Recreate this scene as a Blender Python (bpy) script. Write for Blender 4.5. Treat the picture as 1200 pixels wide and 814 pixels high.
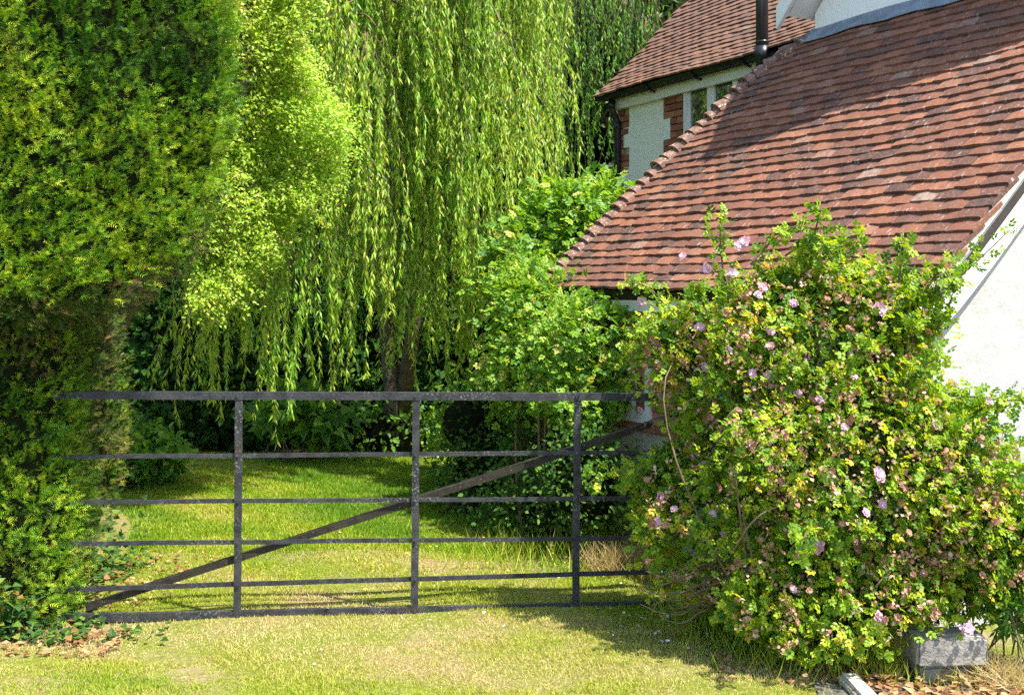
import bpy, bmesh, math, random
import numpy as np
from mathutils import Vector, Matrix

for o in list(bpy.data.objects): bpy.data.objects.remove(o)
SC = bpy.context.scene
COL = SC.collection
rng = np.random.default_rng(7)
random.seed(7)

# ---------------------------------------------------------------- camera
EYE = 1.7
FPX = 1333.33            # focal length in photo pixels (40 mm on 36 mm, 1200 px)
HOR = 345.0              # image row of the horizon
cam = bpy.data.cameras.new('camera')
cam.lens = 40.0; cam.sensor_width = 36.0; cam.sensor_fit = 'HORIZONTAL'
cam.shift_y = -(407.0 - HOR) / 1200.0
cam.clip_end = 1000.0; cam.clip_start = 0.05
camo = bpy.data.objects.new('camera', cam); COL.objects.link(camo)
camo.location = (0, 0, EYE); camo.rotation_euler = (math.radians(90), 0, 0)
SC.camera = camo

# ---------------------------------------------------------------- sky and sun
SUN = Vector((0.422, -0.263, 0.869)).normalized()
elev = math.asin(SUN.z); azim = math.atan2(SUN.x, SUN.y)
W = bpy.data.worlds.new('World'); SC.world = W; W.use_nodes = True
nt = W.node_tree; nt.nodes.clear()
sky = nt.nodes.new('ShaderNodeTexSky'); sky.sky_type = 'NISHITA'; sky.sun_disc = False
sky.sun_elevation = elev; sky.sun_rotation = azim
bg = nt.nodes.new('ShaderNodeBackground'); bg.inputs['Strength'].default_value = 0.15
wo = nt.nodes.new('ShaderNodeOutputWorld')
nt.links.new(sky.outputs[0], bg.inputs[0]); nt.links.new(bg.outputs[0], wo.inputs[0])
sl = bpy.data.lights.new('sun', 'SUN'); sl.energy = 4.6; sl.angle = math.radians(0.53); sl.color = (1.0, 0.95, 0.86)
so = bpy.data.objects.new('sun', sl); COL.objects.link(so)
so.rotation_euler = SUN.to_track_quat('Z', 'Y').to_euler(); so.location = (8, -6, 14)
SC.view_settings.view_transform = 'Standard'; SC.view_settings.look = 'None'
SC.view_settings.exposure = 1.45; SC.view_settings.gamma = 1.0
SC.view_settings.use_curve_mapping = False
SC.cycles.max_bounces = 8; SC.cycles.diffuse_bounces = 4; SC.cycles.glossy_bounces = 2; SC.cycles.transmission_bounces = 3
SC.cycles.use_denoising = False; SC.cycles.use_adaptive_sampling = True; SC.cycles.adaptive_threshold = 0.02
SC.cycles.sample_clamp_indirect = 4.0

# ---------------------------------------------------------------- helpers
def at(px, py, Y):
    return np.array([(px - 600) / FPX * Y, Y, EYE + (HOR - py) / FPX * Y])

def link(name, data, parent=None):
    o = bpy.data.objects.new(name, data); COL.objects.link(o)
    if parent is not None: o.parent = parent
    return o

def tag(o, label, cat=None, group=None, kind=None):
    if label: o['label'] = label
    if cat: o['category'] = cat
    if group: o['group'] = group
    if kind: o['kind'] = kind
    return o

def empty(name, loc, label, cat, group=None):
    o = link(name, None); o.location = loc; o.empty_display_size = .2
    return tag(o, label, cat, group)

def place(o, parent):
    """parent a world-space mesh under an unrotated empty"""
    o.parent = parent
    o.location = -parent.matrix_basis.translation if parent.parent is None else (0, 0, 0)
    return o

def tri_mesh(name, V, F, mat, rnd=None, smooth=False):
    me = bpy.data.meshes.new(name)
    V = np.ascontiguousarray(V, dtype=np.float32); F = np.ascontiguousarray(F, dtype=np.int32)
    me.vertices.add(len(V)); me.vertices.foreach_set('co', V.ravel())
    me.loops.add(F.size); me.loops.foreach_set('vertex_index', F.ravel())
    me.polygons.add(len(F)); me.polygons.foreach_set('loop_start', np.arange(0, F.size, F.shape[1], dtype=np.int32))
    me.polygons.foreach_set('use_smooth', np.full(len(F), bool(smooth)))
    if rnd is not None:
        a = me.attributes.new('rnd', 'FLOAT', 'POINT'); a.data.foreach_set('value', np.ascontiguousarray(rnd, dtype=np.float32))
    me.update(calc_edges=True); me.validate()
    if mat: me.materials.append(mat)
    return me

def norm(a): return a / np.maximum(np.linalg.norm(a, axis=-1, keepdims=True), 1e-9)

def scatter(T, pos, d, n, size, wid=None):
    """copy template (verts, tris) at pos with x axis along d, z axis near n"""
    TV, TF = T
    d = norm(d); y = norm(np.cross(n, d)); z = np.cross(d, y)
    size = np.broadcast_to(np.asarray(size, float), (len(pos),))
    w = size if wid is None else size * wid
    V = (pos[:, None, :] + TV[None, :, 0, None] * (d * size[:, None])[:, None, :]
         + TV[None, :, 1, None] * (y * w[:, None])[:, None, :] + TV[None, :, 2, None] * (z * size[:, None])[:, None, :])
    F = TF[None] + (np.arange(len(pos)) * len(TV))[:, None, None]
    return V.reshape(-1, 3), F.reshape(-1, 3)

class Leaves:
    def __init__(s): s.V = []; s.F = []; s.R = []; s.n = 0
    def add(s, T, pos, d, n, size, rnd, wid=None):
        V, F = scatter(T, pos, d, n, size, wid)
        s.V.append(V); s.F.append(F + s.n); s.n += len(V)
        s.R.append(np.repeat(np.broadcast_to(rnd, (len(pos),)), len(T[0])))
    def raw(s, V, F, r):
        s.V.append(V); s.F.append(F + s.n); s.n += len(V); s.R.append(np.full(len(V), r))
    def build(s, name, mat, parent=None, kind=None):
        me = tri_mesh(name, np.concatenate(s.V), np.concatenate(s.F), mat, np.concatenate(s.R))
        o = link(name, me)
        if parent is not None: place(o, parent)
        if kind: o['kind'] = kind
        return o

def rdir(n): return norm(rng.normal(size=(n, 3)))

# leaf templates
def T(v, f): return np.array(v, float), np.array(f, int)
T_WILLOW = T([(0, 0, 0), (.35, .10, .02), (1, 0, -.06), (.35, -.10, .02)], [(0, 2, 1), (0, 3, 2)])
T_OVAL = T([(0, 0, 0), (.3, .30, .06), (.72, .24, .04), (1, 0, -.06), (.72, -.24, .04), (.3, -.30, .06)],
           [(0, 2, 1), (0, 3, 2), (0, 4, 3), (0, 5, 4)])
T_SIMPLE = T([(0, 0, 0), (.45, .30, .06), (1, 0, -.04), (.45, -.30, .06)], [(0, 2, 1), (0, 3, 2)])
T_IVY = T([(0, 0, 0), (.05, .42, .03), (.45, .28, .04), (1, 0, -.05), (.45, -.28, .04), (.05, -.42, .03)],
          [(0, 2, 1), (0, 3, 2), (0, 4, 3), (0, 5, 4)])
T_BLADE3 = T([(0, .5, 0), (0, -.5, 0), (.5, .36, .06), (.5, -.36, .06), (1, 0, .28)], [(0, 1, 2), (1, 3, 2), (2, 3, 4)])
T_BLADE1 = T([(0, .5, 0), (0, -.5, 0), (1, 0, .15)], [(0, 1, 2)])
def yew_sprig():
    r = np.random.default_rng(5); v, f = [], []
    n = 4
    for i in range(n):
        x = .05 + .85 * i / n
        L = .40 * (1 - .4 * i / n)
        for sgn in (1, -1):
            b = len(v); zz = r.normal() * .12; k = r.uniform(.8, 1.15)
            v += [(x, 0, 0), (x + .10, 0.0, .01), (x + L * .75 * k, sgn * L * .8 * k, zz)]
            f.append((b, b + 1, b + 2) if sgn > 0 else (b, b + 2, b + 1))
    return T(v, f)
T_YEW = yew_sprig()
def pinnate(k=5):
    v, f = [], []
    spots = [(.30, 1), (.30, -1), (.62, 1), (.62, -1), (.72, 0)] if k == 5 else [(.2, 1), (.2, -1), (.45, 1), (.45, -1), (.7, 1), (.7, -1), (.78, 0)]
    TV, TF = T_OVAL
    for x, s in spots:
        a = s * 1.05
        L = .42
        c, si = math.cos(a), math.sin(a)
        b = len(v)
        for p in TV:
            q = (p[0] * L, p[1] * L * 1.15)
            v.append((x + q[0] * c - q[1] * si, q[0] * si + q[1] * c, p[2] * L + (-.05 if s else 0) + .03 * math.sin(x * 9 + s)))
        f += [tuple(t + b) for t in TF]
    return T(v, f)
T_ROSE = pinnate(5); T_ELDER = pinnate(7)

class Noise:
    def __init__(s, seed, scale, oct=4):
        r = np.random.default_rng(seed); s.k = []
        for o in range(oct):
            for _ in range(5):
                s.k.append((r.normal(size=3) * (1.7 ** o) / scale, r.uniform(0, 6.28), .62 ** o))
        s.a = sum(k[2] ** 2 for k in s.k) ** .5 * .7
    def __call__(s, P):
        return sum(a * np.sin(P @ k + ph) for k, ph, a in s.k) / s.a

def tube_arrays(pts, r0, r1=None, sides=6):
    pts = np.asarray(pts, float); n = len(pts)
    rad = np.linspace(r0, r0 if r1 is None else r1, n) if np.isscalar(r0) else np.asarray(r0)
    tan = norm(np.gradient(pts, axis=0))
    ref = np.array([.13, .31, .94]) if abs(tan[:, 2]).mean() < .8 else np.array([.95, .2, .1])
    u = norm(np.cross(tan, ref)); w = np.cross(tan, u)
    a = np.linspace(0, 2 * math.pi, sides, endpoint=False)
    V = pts[:, None] + rad[:, None, None] * (np.cos(a)[None, :, None] * u[:, None] + np.sin(a)[None, :, None] * w[:, None])
    V = V.reshape(-1, 3); F = []
    for i in range(n - 1):
        for j in range(sides):
            p, q = i * sides + j, i * sides + (j + 1) % sides
            F += [(p, q, q + sides), (p, q + sides, p + sides)]
    for base, s in ((0, -1), ((n - 1) * sides, 1)):
        for j in range(1, sides - 1):
            F.append((base, base + j, base + j + 1) if s > 0 else (base, base + j + 1, base + j))
    return V, np.array(F)

class Tubes(Leaves):
    def tube(s, pts, r0, r1=None, sides=6, r=.5):
        V, F = tube_arrays(pts, r0, r1, sides); s.raw(V, F, r)
    def build(s, name, mat, parent=None, kind=None, smooth=True):
        o = Leaves.build(s, name, mat, parent, kind)
        if smooth: o.data.polygons.foreach_set('use_smooth', np.ones(len(o.data.polygons), dtype=bool))
        return o

def poly_prism(name, pts_a, pts_b, mat, parent=None, bevel=0):
    """closed solid between two matching polygons"""
    bm = bmesh.new()
    A = [bm.verts.new(p) for p in pts_a]; B = [bm.verts.new(p) for p in pts_b]
    n = len(A)
    bm.faces.new(A); bm.faces.new(B[::-1])
    for i in range(n): bm.faces.new((A[i], B[i], B[(i + 1) % n], A[(i + 1) % n]))
    bmesh.ops.recalc_face_normals(bm, faces=bm.faces)
    if bevel: bmesh.ops.bevel(bm, geom=list(bm.edges), offset=bevel, segments=1, affect='EDGES')
    me = bpy.data.meshes.new(name); bm.to_mesh(me); bm.free()
    me.materials.append(mat)
    o = link(name, me)
    if parent is not None: place(o, parent)
    return o

# ---------------------------------------------------------------- materials
def new_mat(name):
    m = bpy.data.materials.new(name); m.use_nodes = True
    t = m.node_tree; t.nodes.clear()
    out = t.nodes.new('ShaderNodeOutputMaterial')
    return m, t, out
def node(t, kind, **kw):
    n = t.nodes.new(kind)
    for k, v in kw.items():
        if k.startswith('_'): setattr(n, k[1:], v)
        else: n.inputs[k].default_value = v
    return n
def ramp(t, src, stops, interp='LINEAR'):
    r = t.nodes.new('ShaderNodeValToRGB'); r.color_ramp.interpolation = interp
    el = r.color_ramp.elements
    while len(el) < len(stops): el.new(.5)
    for e, (p, c) in zip(el, stops):
        e.position = p; e.color = (*c, 1) if len(c) == 3 else c
    t.links.new(src, r.inputs[0]); return r
def mixc(t, fac, a, b, mode='MIX'):
    m = t.nodes.new('ShaderNodeMix'); m.data_type = 'RGBA'; m.blend_type = mode
    for sock, v in ((m.inputs[0], fac), (m.inputs[6], a), (m.inputs[7], b)):
        if hasattr(v, 'links'): t.links.new(v, sock)
        elif isinstance(v, (int, float)): sock.default_value = v
        else: sock.default_value = (*v, 1)
    return m.outputs[2]
def noise_tex(t, scale, detail=4, coord=None, rough=.55):
    n = node(t, 'ShaderNodeTexNoise', Scale=scale, Detail=detail, Roughness=rough)
    if coord is None:
        g = t.nodes.new('ShaderNodeNewGeometry'); coord = g.outputs['Position']
    t.links.new(coord, n.inputs['Vector']); return n
def bump(t, h, strength, dist):
    b = node(t, 'ShaderNodeBump', Strength=strength, Distance=dist); t.links.new(h, b.inputs['Height']); return b.outputs[0]

def leaf_mat(name, stops, trans=.35, rough=.5, spec=.25, patch=None, tcol=1.5):
    m, t, out = new_mat(name)
    a = node(t, 'ShaderNodeAttribute', _attribute_name='rnd')
    r = ramp(t, a.outputs['Fac'], stops)
    col = r.outputs[0]
    if patch:
        n = noise_tex(t, patch[0], 3)
        f = ramp(t, n.outputs[0], [(patch[1], (0, 0, 0)), (patch[2], (1, 1, 1))])
        col = mixc(t, f.outputs[0], col, patch[3])
    p = node(t, 'ShaderNodeBsdfPrincipled', Roughness=rough)
    p.inputs['Specular IOR Level'].default_value = spec
    t.links.new(col, p.inputs['Base Color'])
    tr = t.nodes.new('ShaderNodeBsdfTranslucent')
    tc = mixc(t, 1.0, col, (tcol, tcol * .95, tcol * .35), 'MULTIPLY')
    t.links.new(tc, tr.inputs['Color'])
    mx = node(t, 'ShaderNodeMixShader', Fac=trans)
    t.links.new(p.outputs[0], mx.inputs[1]); t.links.new(tr.outputs[0], mx.inputs[2])
    t.links.new(mx.outputs[0], out.inputs[0]); return m

def solid_mat(name, c0, c1, scale=8, rough=.8, bumpd=.004, bscale=60, spots=None, spec=.3, lo=.35, hi=.65):
    m, t, out = new_mat(name)
    n = noise_tex(t, scale, 5)
    col = ramp(t, n.outputs[0], [(lo, c0), (hi, c1)]).outputs[0]
    if spots:
        s = noise_tex(t, spots[0], 3, rough=.6)
        f = ramp(t, s.outputs[0], [(spots[1], (0, 0, 0)), (spots[1] + .05, (1, 1, 1))])
        col = mixc(t, f.outputs[0], col, spots[2])
    p = node(t, 'ShaderNodeBsdfPrincipled', Roughness=rough)
    p.inputs['Specular IOR Level'].default_value = spec
    t.links.new(col, p.inputs['Base Color'])
    if bumpd:
        b = noise_tex(t, bscale, 6)
        t.links.new(bump(t, b.outputs[0], .8, bumpd), p.inputs['Normal'])
    t.links.new(p.outputs[0], out.inputs[0]); return m

TILE_STOPS = [(0, (.065, .042, .036)), (.14, (.125, .058, .040)), (.4, (.175, .072, .043)), (.7, (.22, .086, .048)),
              (.93, (.285, .118, .062)), (.985, (.26, .14, .092)), (1, (.30, .21, .16))]
def tile_mat(name, per_object, dull=0.0):
    m, t, out = new_mat(name)
    if per_object:
        a = t.nodes.new('ShaderNodeObjectInfo').outputs['Random']
    else:
        a = node(t, 'ShaderNodeAttribute', _attribute_name='rnd').outputs['Fac']
    col = ramp(t, a, TILE_STOPS).outputs[0]
    n1 = noise_tex(t, 26, 5)
    col = mixc(t, ramp(t, n1.outputs[0], [(.42, (0, 0, 0)), (.72, (.75, .75, .75))]).outputs[0], col, (.13, .07, .05))
    n3 = noise_tex(t, 2.2, 3)
    col = mixc(t, ramp(t, n3.outputs[0], [(.5, (0, 0, 0)), (.75, (.55, .55, .55))]).outputs[0], col, (.14, .085, .06))
    n4 = noise_tex(t, 75, 3, rough=.6)
    col = mixc(t, ramp(t, n4.outputs[0], [(.55, (0, 0, 0)), (.68, (.5, .5, .5))]).outputs[0], col, (.38, .19, .12))
    g_ = t.nodes.new('ShaderNodeNewGeometry').outputs['Position']
    ax_ = []
    for vec, k_ in (((-.4802, .8771, 0), 42.0), ((.62, .34, .707), 11.0)):
        dt = node(t, 'ShaderNodeVectorMath', _operation='DOT_PRODUCT'); t.links.new(g_, dt.inputs[0]); dt.inputs[1].default_value = [c * k_ for c in vec]; ax_.append(dt)
    cx_ = t.nodes.new('ShaderNodeCombineXYZ'); t.links.new(ax_[0].outputs['Value'], cx_.inputs[0]); t.links.new(ax_[1].outputs['Value'], cx_.inputs[1])
    n2 = noise_tex(t, 1.0, 4, coord=cx_.outputs[0], rough=.65)
    col = mixc(t, ramp(t, n2.outputs[0], [(.60, (0, 0, 0)), (.69, (.7, .7, .7))]).outputs[0], col, (.47, .42, .37))
    if dull: col = mixc(t, dull, col, (.16, .10, .07))
    p = node(t, 'ShaderNodeBsdfPrincipled', Roughness=.85); p.inputs['Specular IOR Level'].default_value = .2
    t.links.new(col, p.inputs['Base Color'])
    b = noise_tex(t, 140, 5)
    t.links.new(bump(t, b.outputs[0], .7, .004), p.inputs['Normal'])
    t.links.new(p.outputs[0], out.inputs[0]); return m

def brick_mat():
    m, t, out = new_mat('brick')
    a = t.nodes.new('ShaderNodeObjectInfo').outputs['Random']
    col = ramp(t, a, [(0, (.22, .075, .045)), (.5, (.36, .13, .07)), (1, (.45, .2, .11))]).outputs[0]
    n = noise_tex(t, 40, 4)
    col = mixc(t, ramp(t, n.outputs[0], [(.4, (0, 0, 0)), (.75, (.6, .6, .6))]).outputs[0], col, (.2, .1, .07))
    p = node(t, 'ShaderNodeBsdfPrincipled', Roughness=.9)
    t.links.new(col, p.inputs['Base Color']); t.links.new(p.outputs[0], out.inputs[0]); return m

def wall_mat(name, base, stain):
    m, t, out = new_mat(name)
    n = noise_tex(t, 1.6, 6, rough=.65)
    col = mixc(t, ramp(t, n.outputs[0], [(.42, (0, 0, 0)), (.8, (1, 1, 1))]).outputs[0], base, stain)
    n2 = noise_tex(t, 30, 4)
    col = mixc(t, ramp(t, n2.outputs[0], [(.62, (0, 0, 0)), (.75, (.35, .35, .35))]).outputs[0], col, stain)
    p = node(t, 'ShaderNodeBsdfPrincipled', Roughness=.9); p.inputs['Specular IOR Level'].default_value = .2
    t.links.new(col, p.inputs['Base Color'])
    b1 = noise_tex(t, 9, 8, rough=.7); 
    t.links.new(bump(t, b1.outputs[0], .9, .012), p.inputs['Normal'])
    t.links.new(p.outputs[0], out.inputs[0]); return m

M = {}
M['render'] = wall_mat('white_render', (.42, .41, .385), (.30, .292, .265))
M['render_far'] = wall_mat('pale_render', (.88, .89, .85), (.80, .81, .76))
M['white_paint'] = solid_mat('white_gloss_paint', (.80, .80, .79), (.72, .72, .70), 3, .35, 0, spec=.5)
M['tile'] = tile_mat('clay_tile', True)
M['tile_stuff'] = tile_mat('clay_tile_joined', False)
M['tile_far'] = tile_mat('clay_tile_weathered', False, .55)
M['bonnet'] = solid_mat('lichened_bonnet_tile', (.11, .058, .042), (.24, .135, .095), 22, .9, .006, 80, (45, .6, (.5, .46, .38)))
M['brick'] = brick_mat()
M['mortar'] = solid_mat('lime_mortar', (.42, .36, .28), (.52, .46, .37), 30, .95)
M['lead'] = solid_mat('lead_flashing', (.13, .16, .19), (.22, .26, .30), 10, .55, .006, 20, (30, .66, (.5, .5, .48)))
M['black_plastic'] = solid_mat('black_plastic', (.012, .013, .016), (.02, .021, .025), 10, .3, 0, spec=.5)
M['felt'] = solid_mat('roof_underlay', (.03, .024, .02), (.05, .04, .03), 12, .95)
M['iron'] = solid_mat('weathered_black_iron', (.016, .0165, .018), (.040, .040, .042), 18, .6, .003, 120, (70, .63, (.30, .29, .25)), spec=.4)
def iron_mat():
    m, t, out = new_mat('weathered_black_iron')
    n = noise_tex(t, 16, 5); col = ramp(t, n.outputs[0], [(.35, (.013, .0135, .015)), (.65, (.04, .04, .042))]).outputs[0]
    r = noise_tex(t, 7, 6, rough=.7); col = mixc(t, ramp(t, r.outputs[0], [(.58, (0, 0, 0)), (.70, (.45, .45, .45))]).outputs[0], col, (.06, .036, .022))
    cl = noise_tex(t, 4.5, 3); sp = noise_tex(t, 85, 4, rough=.7)
    f1 = ramp(t, sp.outputs[0], [(.56, (0, 0, 0)), (.64, (1, 1, 1))]).outputs[0]; f2 = ramp(t, cl.outputs[0], [(.48, (.04, .04, .04)), (.66, (.85, .85, .85))]).outputs[0]
    col = mixc(t, mixc(t, 1.0, f1, f2, 'MULTIPLY'), col, (.27, .265, .23))
    p = node(t, 'ShaderNodeBsdfPrincipled', Roughness=.6); p.inputs['Specular IOR Level'].default_value = .4
    t.links.new(col, p.inputs['Base Color']); t.links.new(bump(t, sp.outputs[0], .8, .004), p.inputs['Normal'])
    t.links.new(p.outputs[0], out.inputs[0]); return m
M['iron'] = iron_mat()
M['iron_brown'] = solid_mat('brown_iron', (.014, .011, .007), (.032, .026, .016), 22, .7, .003, 120, (90, .68, (.3, .26, .2)))
M['concrete'] = solid_mat('concrete', (.20, .188, .165), (.32, .30, .265), 14, .95, .008, 90, (40, .66, (.2, .2, .17)))
M['stone'] = solid_mat('pale_stone', (.34, .31, .26), (.5, .46, .39), 10, .95, .01, 60)
M['bark'] = solid_mat('brown_bark', (.06, .045, .03), (.15, .11, .075), 12, .95, .02, 26)
M['twig'] = solid_mat('brown_twig', (.10, .07, .04), (.20, .14, .08), 14, .85, 0)
M['core'] = solid_mat('dark_filler_core', (.006, .009, .003), (.014, .017, .006), 9, .95, .03, 30, spec=.05)  # near-black filler colour, standing for deep shade inside foliage
M['asphalt'] = solid_mat('asphalt', (.06, .057, .053), (.12, .112, .10), 30, .95, .006, 160)
M['glass'] = None
mg, t, out = new_mat('window_glass')
p = node(t, 'ShaderNodeBsdfPrincipled', Roughness=.02); p.inputs['Base Color'].default_value = (.03, .04, .035, 1)
p.inputs['Specular IOR Level'].default_value = 1.0; p.inputs['IOR'].default_value = 1.8
t.links.new(p.outputs[0], out.inputs[0]); M['glass'] = mg

M['yew'] = leaf_mat('yew_needles', [(0, (.012, .05, .005)), (.35, (.055, .16, .008)), (.65, (.17, .33, .012)), (1, (.42, .50, .03))],
                    .16, .5, .25, (1.1, .56, .78, (.20, .11, .045)))
M['yew_shade_brown'] = leaf_mat('shade_brown_yew_needles', [(0, (.012, .032, .006)), (.4, (.045, .085, .012)), (.7, (.10, .13, .022)), (.9, (.17, .13, .045)), (1, (.24, .13, .06))], .12, .6, .15)  # dead brown needles, also darkened to put overhang shade in the colour
M['willow'] = leaf_mat('willow_leaves', [(0, (.035, .12, .012)), (.4, (.11, .29, .018)), (.75, (.27, .47, .035)), (1, (.50, .56, .08))], .45, .45, .35)
M['lime'] = leaf_mat('light_leaves', [(0, (.19, .36, .025)), (.45, (.33, .51, .05)), (.8, (.48, .59, .10)), (1, (.66, .56, .24))], .45, .5, .25)
M['rose'] = leaf_mat('rose_leaves', [(0, (.03, .10, .014)), (.35, (.10, .22, .012)), (.65, (.26, .39, .018)), (.9, (.46, .51, .022)), (.98, (.54, .44, .03)), (1, (.46, .22, .05))], .4, .45, .3)
M['elder'] = leaf_mat('shrub_leaves', [(0, (.05, .15, .014)), (.5, (.16, .32, .025)), (.85, (.31, .46, .045)), (1, (.50, .48, .10))], .42, .45, .3)
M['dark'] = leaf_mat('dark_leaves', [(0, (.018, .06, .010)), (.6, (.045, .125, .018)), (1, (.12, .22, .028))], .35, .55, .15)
M['mid'] = leaf_mat('tree_leaves', [(0, (.03, .07, .015)), (.6, (.06, .12, .022)), (1, (.12, .18, .03))], .35, .45, .4)
M['ivy'] = leaf_mat('ivy_leaves', [(0, (.02, .06, .014)), (.6, (.05, .12, .022)), (.9, (.14, .23, .03)), (1, (.30, .15, .05))], .3, .55, .2)
M['grass'] = leaf_mat('grass_blades', [(0, (.12, .25, .010)), (.3, (.24, .35, .012)), (.55, (.39, .42, .04)), (.8, (.48, .41, .14)), (1, (.62, .50, .26))], .35, .5, .35, tcol=1.25)
M['litter'] = leaf_mat('dry_leaves', [(0, (.16, .075, .03)), (.5, (.32, .17, .075)), (1, (.50, .34, .18))], .2, .8, .2)
M['straw'] = leaf_mat('dry_grass', [(0, (.22, .16, .06)), (.6, (.38, .29, .13)), (1, (.5, .42, .24))], .3, .7, .2)
M['petal'] = leaf_mat('pink_petals', [(0, (.62, .30, .42)), (.5, (.76, .48, .62)), (1, (.85, .70, .78))], .3, .5, .2, tcol=1.0)
M['withered'] = leaf_mat('withered_petals', [(0, (.32, .14, .08)), (.5, (.50, .27, .18)), (1, (.64, .46, .38))], .25, .7, .2, tcol=1.1)
M['white_petal'] = leaf_mat('white_petals', [(0, (.7, .68, .66)), (1, (.85, .82, .80))], .2, .6, .2, tcol=1.0)
M['yellow_petal'] = leaf_mat('yellow_petals', [(0, (.7, .55, .04)), (1, (.8, .62, .05))], .2, .6, .2, tcol=1.0)

def ground_mat():
    m, t, out = new_mat('lawn_soil')
    n = noise_tex(t, 1.3, 6, rough=.65); n2 = noise_tex(t, 40, 5, rough=.7)
    g = ramp(t, n2.outputs[0], [(.3, (.09, .12, .015)), (.55, (.17, .20, .025)), (.75, (.30, .27, .07))]).outputs[0]
    d = ramp(t, n2.outputs[0], [(.3, (.16, .11, .06)), (.6, (.33, .25, .14)), (.8, (.45, .37, .22))]).outputs[0]
    col = mixc(t, ramp(t, n.outputs[0], [(.45, (0, 0, 0)), (.65, (1, 1, 1))]).outputs[0], g, d)
    p = node(t, 'ShaderNodeBsdfPrincipled', Roughness=.95); p.inputs['Specular IOR Level'].default_value = .1
    t.links.new(col, p.inputs['Base Color'])
    t.links.new(bump(t, n2.outputs[0], 1, .02), p.inputs['Normal'])
    t.links.new(p.outputs[0], out.inputs[0]); return m
M['soil'] = ground_mat()
M['earth'] = solid_mat('bare_earth', (.10, .07, .04), (.22, .16, .095), 9, .95, .02, 40)

# ---------------------------------------------------------------- ground
def gz(x, y):
    return .012 * np.sin(x * 1.7 + .6) * np.cos(y * 1.3) + .008 * np.sin(x * 4.1 + y * 3.3)
def sheet(name, x0, x1, y0, y1, nx, ny, mat, dz=0, kind='structure', rough_edge=0):
    xs = np.linspace(x0, x1, nx); ys = np.linspace(y0, y1, ny)
    X, Y = np.meshgrid(xs, ys)
    Z = gz(X, Y) + dz
    if rough_edge:
        X = X + rough_edge * np.sin(Y * 9) * .5; Y = Y + rough_edge * np.sin(X * 7.3 + 1)
    V = np.stack([X, Y, Z], -1).reshape(-1, 3)
    I = np.arange(nx * ny).reshape(ny, nx)
    F = np.concatenate([np.stack([I[:-1, :-1], I[:-1, 1:], I[1:, 1:]], -1).reshape(-1, 3), np.stack([I[:-1, :-1], I[1:, 1:], I[1:, :-1]], -1).reshape(-1, 3)])
    o = link(name, tri_mesh(name, V, F, mat, smooth=True)); o['kind'] = kind; return o
def far_ground():
    R = 320.0
    o = poly_prism('ground', [(-R, -R, -.35), (R, -R, -.35), (R, R, -.35), (-R, R, -.35)],
                   [(-R, -R, -.06), (R, -R, -.06), (R, R, -.06), (-R, R, -.06)], M['earth'])
    tag(o, 'bare earth and grassy ground stretching away on all sides', None, None, 'structure')
far_ground()
lawn = sheet('lawn', -9, 9, 3.6, 19, 140, 120, M['soil'])
lawn['label'] = 'sunlit mown lawn with dry patches before and behind the gate'
road = sheet('road', -9, 9, -4, 3.66, 30, 20, M['asphalt'], .003)
road['label'] = 'grey asphalt lane in front of the verge'
apron = sheet('drive', 1.30, 4.2, 3.65, 4.99, 40, 24, M['asphalt'], .010, rough_edge=.02)
apron['label'] = 'worn asphalt drive edge below the concrete block'

# ---------------------------------------------------------------- cottage
AN = math.atan2(730.0, FPX)
S1, C1 = math.sin(AN), math.cos(AN)
d1 = np.array([-S1, C1, 0.0]); d2 = np.array([C1, S1, 0.0]); ez = np.array([0, 0, 1.0])
E0 = np.array([2.02, 5.5, 0.0])
def H(t, w, z): return E0 + d1 * t + d2 * w + ez * z
def wallpx(px, py, w):
    a = (px - 600) / FPX
    t = (E0[0] + C1 * w - a * (E0[1] + S1 * w)) / (S1 + C1 * a)
    Y = E0[1] + C1 * t + S1 * w
    return t, EYE + (HOR - py) / FPX * Y
cot = empty('cottage', (E0[0], E0[1], 0), 'old white rendered cottage with red clay tile roofs behind the rose bush', 'cottage')

EAVE = 1.675
def roof_low(t, s):
    """point on the low roof; s measured up the slope"""
    t = np.asarray(t, float); s = np.asarray(s, float)
    q = 1 / math.sqrt(2)
    z = EAVE + s * q + .02 * t / 3.5 + .008 * np.sin(t * 2.1 + s * 1.3) + .004 * np.sin(t * 4.7 + s * 2.9 + 1) + .05 * np.exp(-s / .35) - .02 * np.sin(np.clip(s / 2.9, 0, 1) * math.pi)
    return E0 + d1 * t[..., None] + d2 * (s * q)[..., None] + ez * z[..., None]
def verge_t(s):   # the far, bonnet-tiled edge
    return np.interp(s, [0, .6, 1.4, 2.0, 2.6, 2.9, 3.2], [3.72, 3.70, 3.60, 3.50, 3.31, 2.98, 2.98])
SMAX = 2.93
uq = (d2 + ez) / math.sqrt(2); nq = (-d2 + ez) / math.sqrt(2)

def wall(name, pa, pb, mat, parent=cot): return poly_prism(name, pa, pb, mat, parent)
# near gable end: the lean-to's side plus the wing's side wall, one wall plane
TG = .12
gp = [(.16, 0), (4.9, 0), (4.9, 3.93), (2.30, 3.93), (2.06, 3.68), (.16, 1.78)]
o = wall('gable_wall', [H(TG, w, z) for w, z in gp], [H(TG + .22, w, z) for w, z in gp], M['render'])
o['label'] = 'sunlit white rendered end wall'
# long side wall under the low eave
sp = [(TG + .22, 0), (3.42, 0), (3.42, 1.76), (TG + .22, 1.76)]
wall('side_wall', [H(t, .16, z) for t, z in sp], [H(t, .38, z) for t, z in sp], M['mortar'])
ep = [(.38, 0), (3.0, 0), (3.0, 4.0), (2.06, 3.60), (.38, 1.92)]
wall('end_wall', [H(3.20, w, z) for w, z in ep], [H(3.42, w, z) for w, z in ep], M['render_far'])
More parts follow.
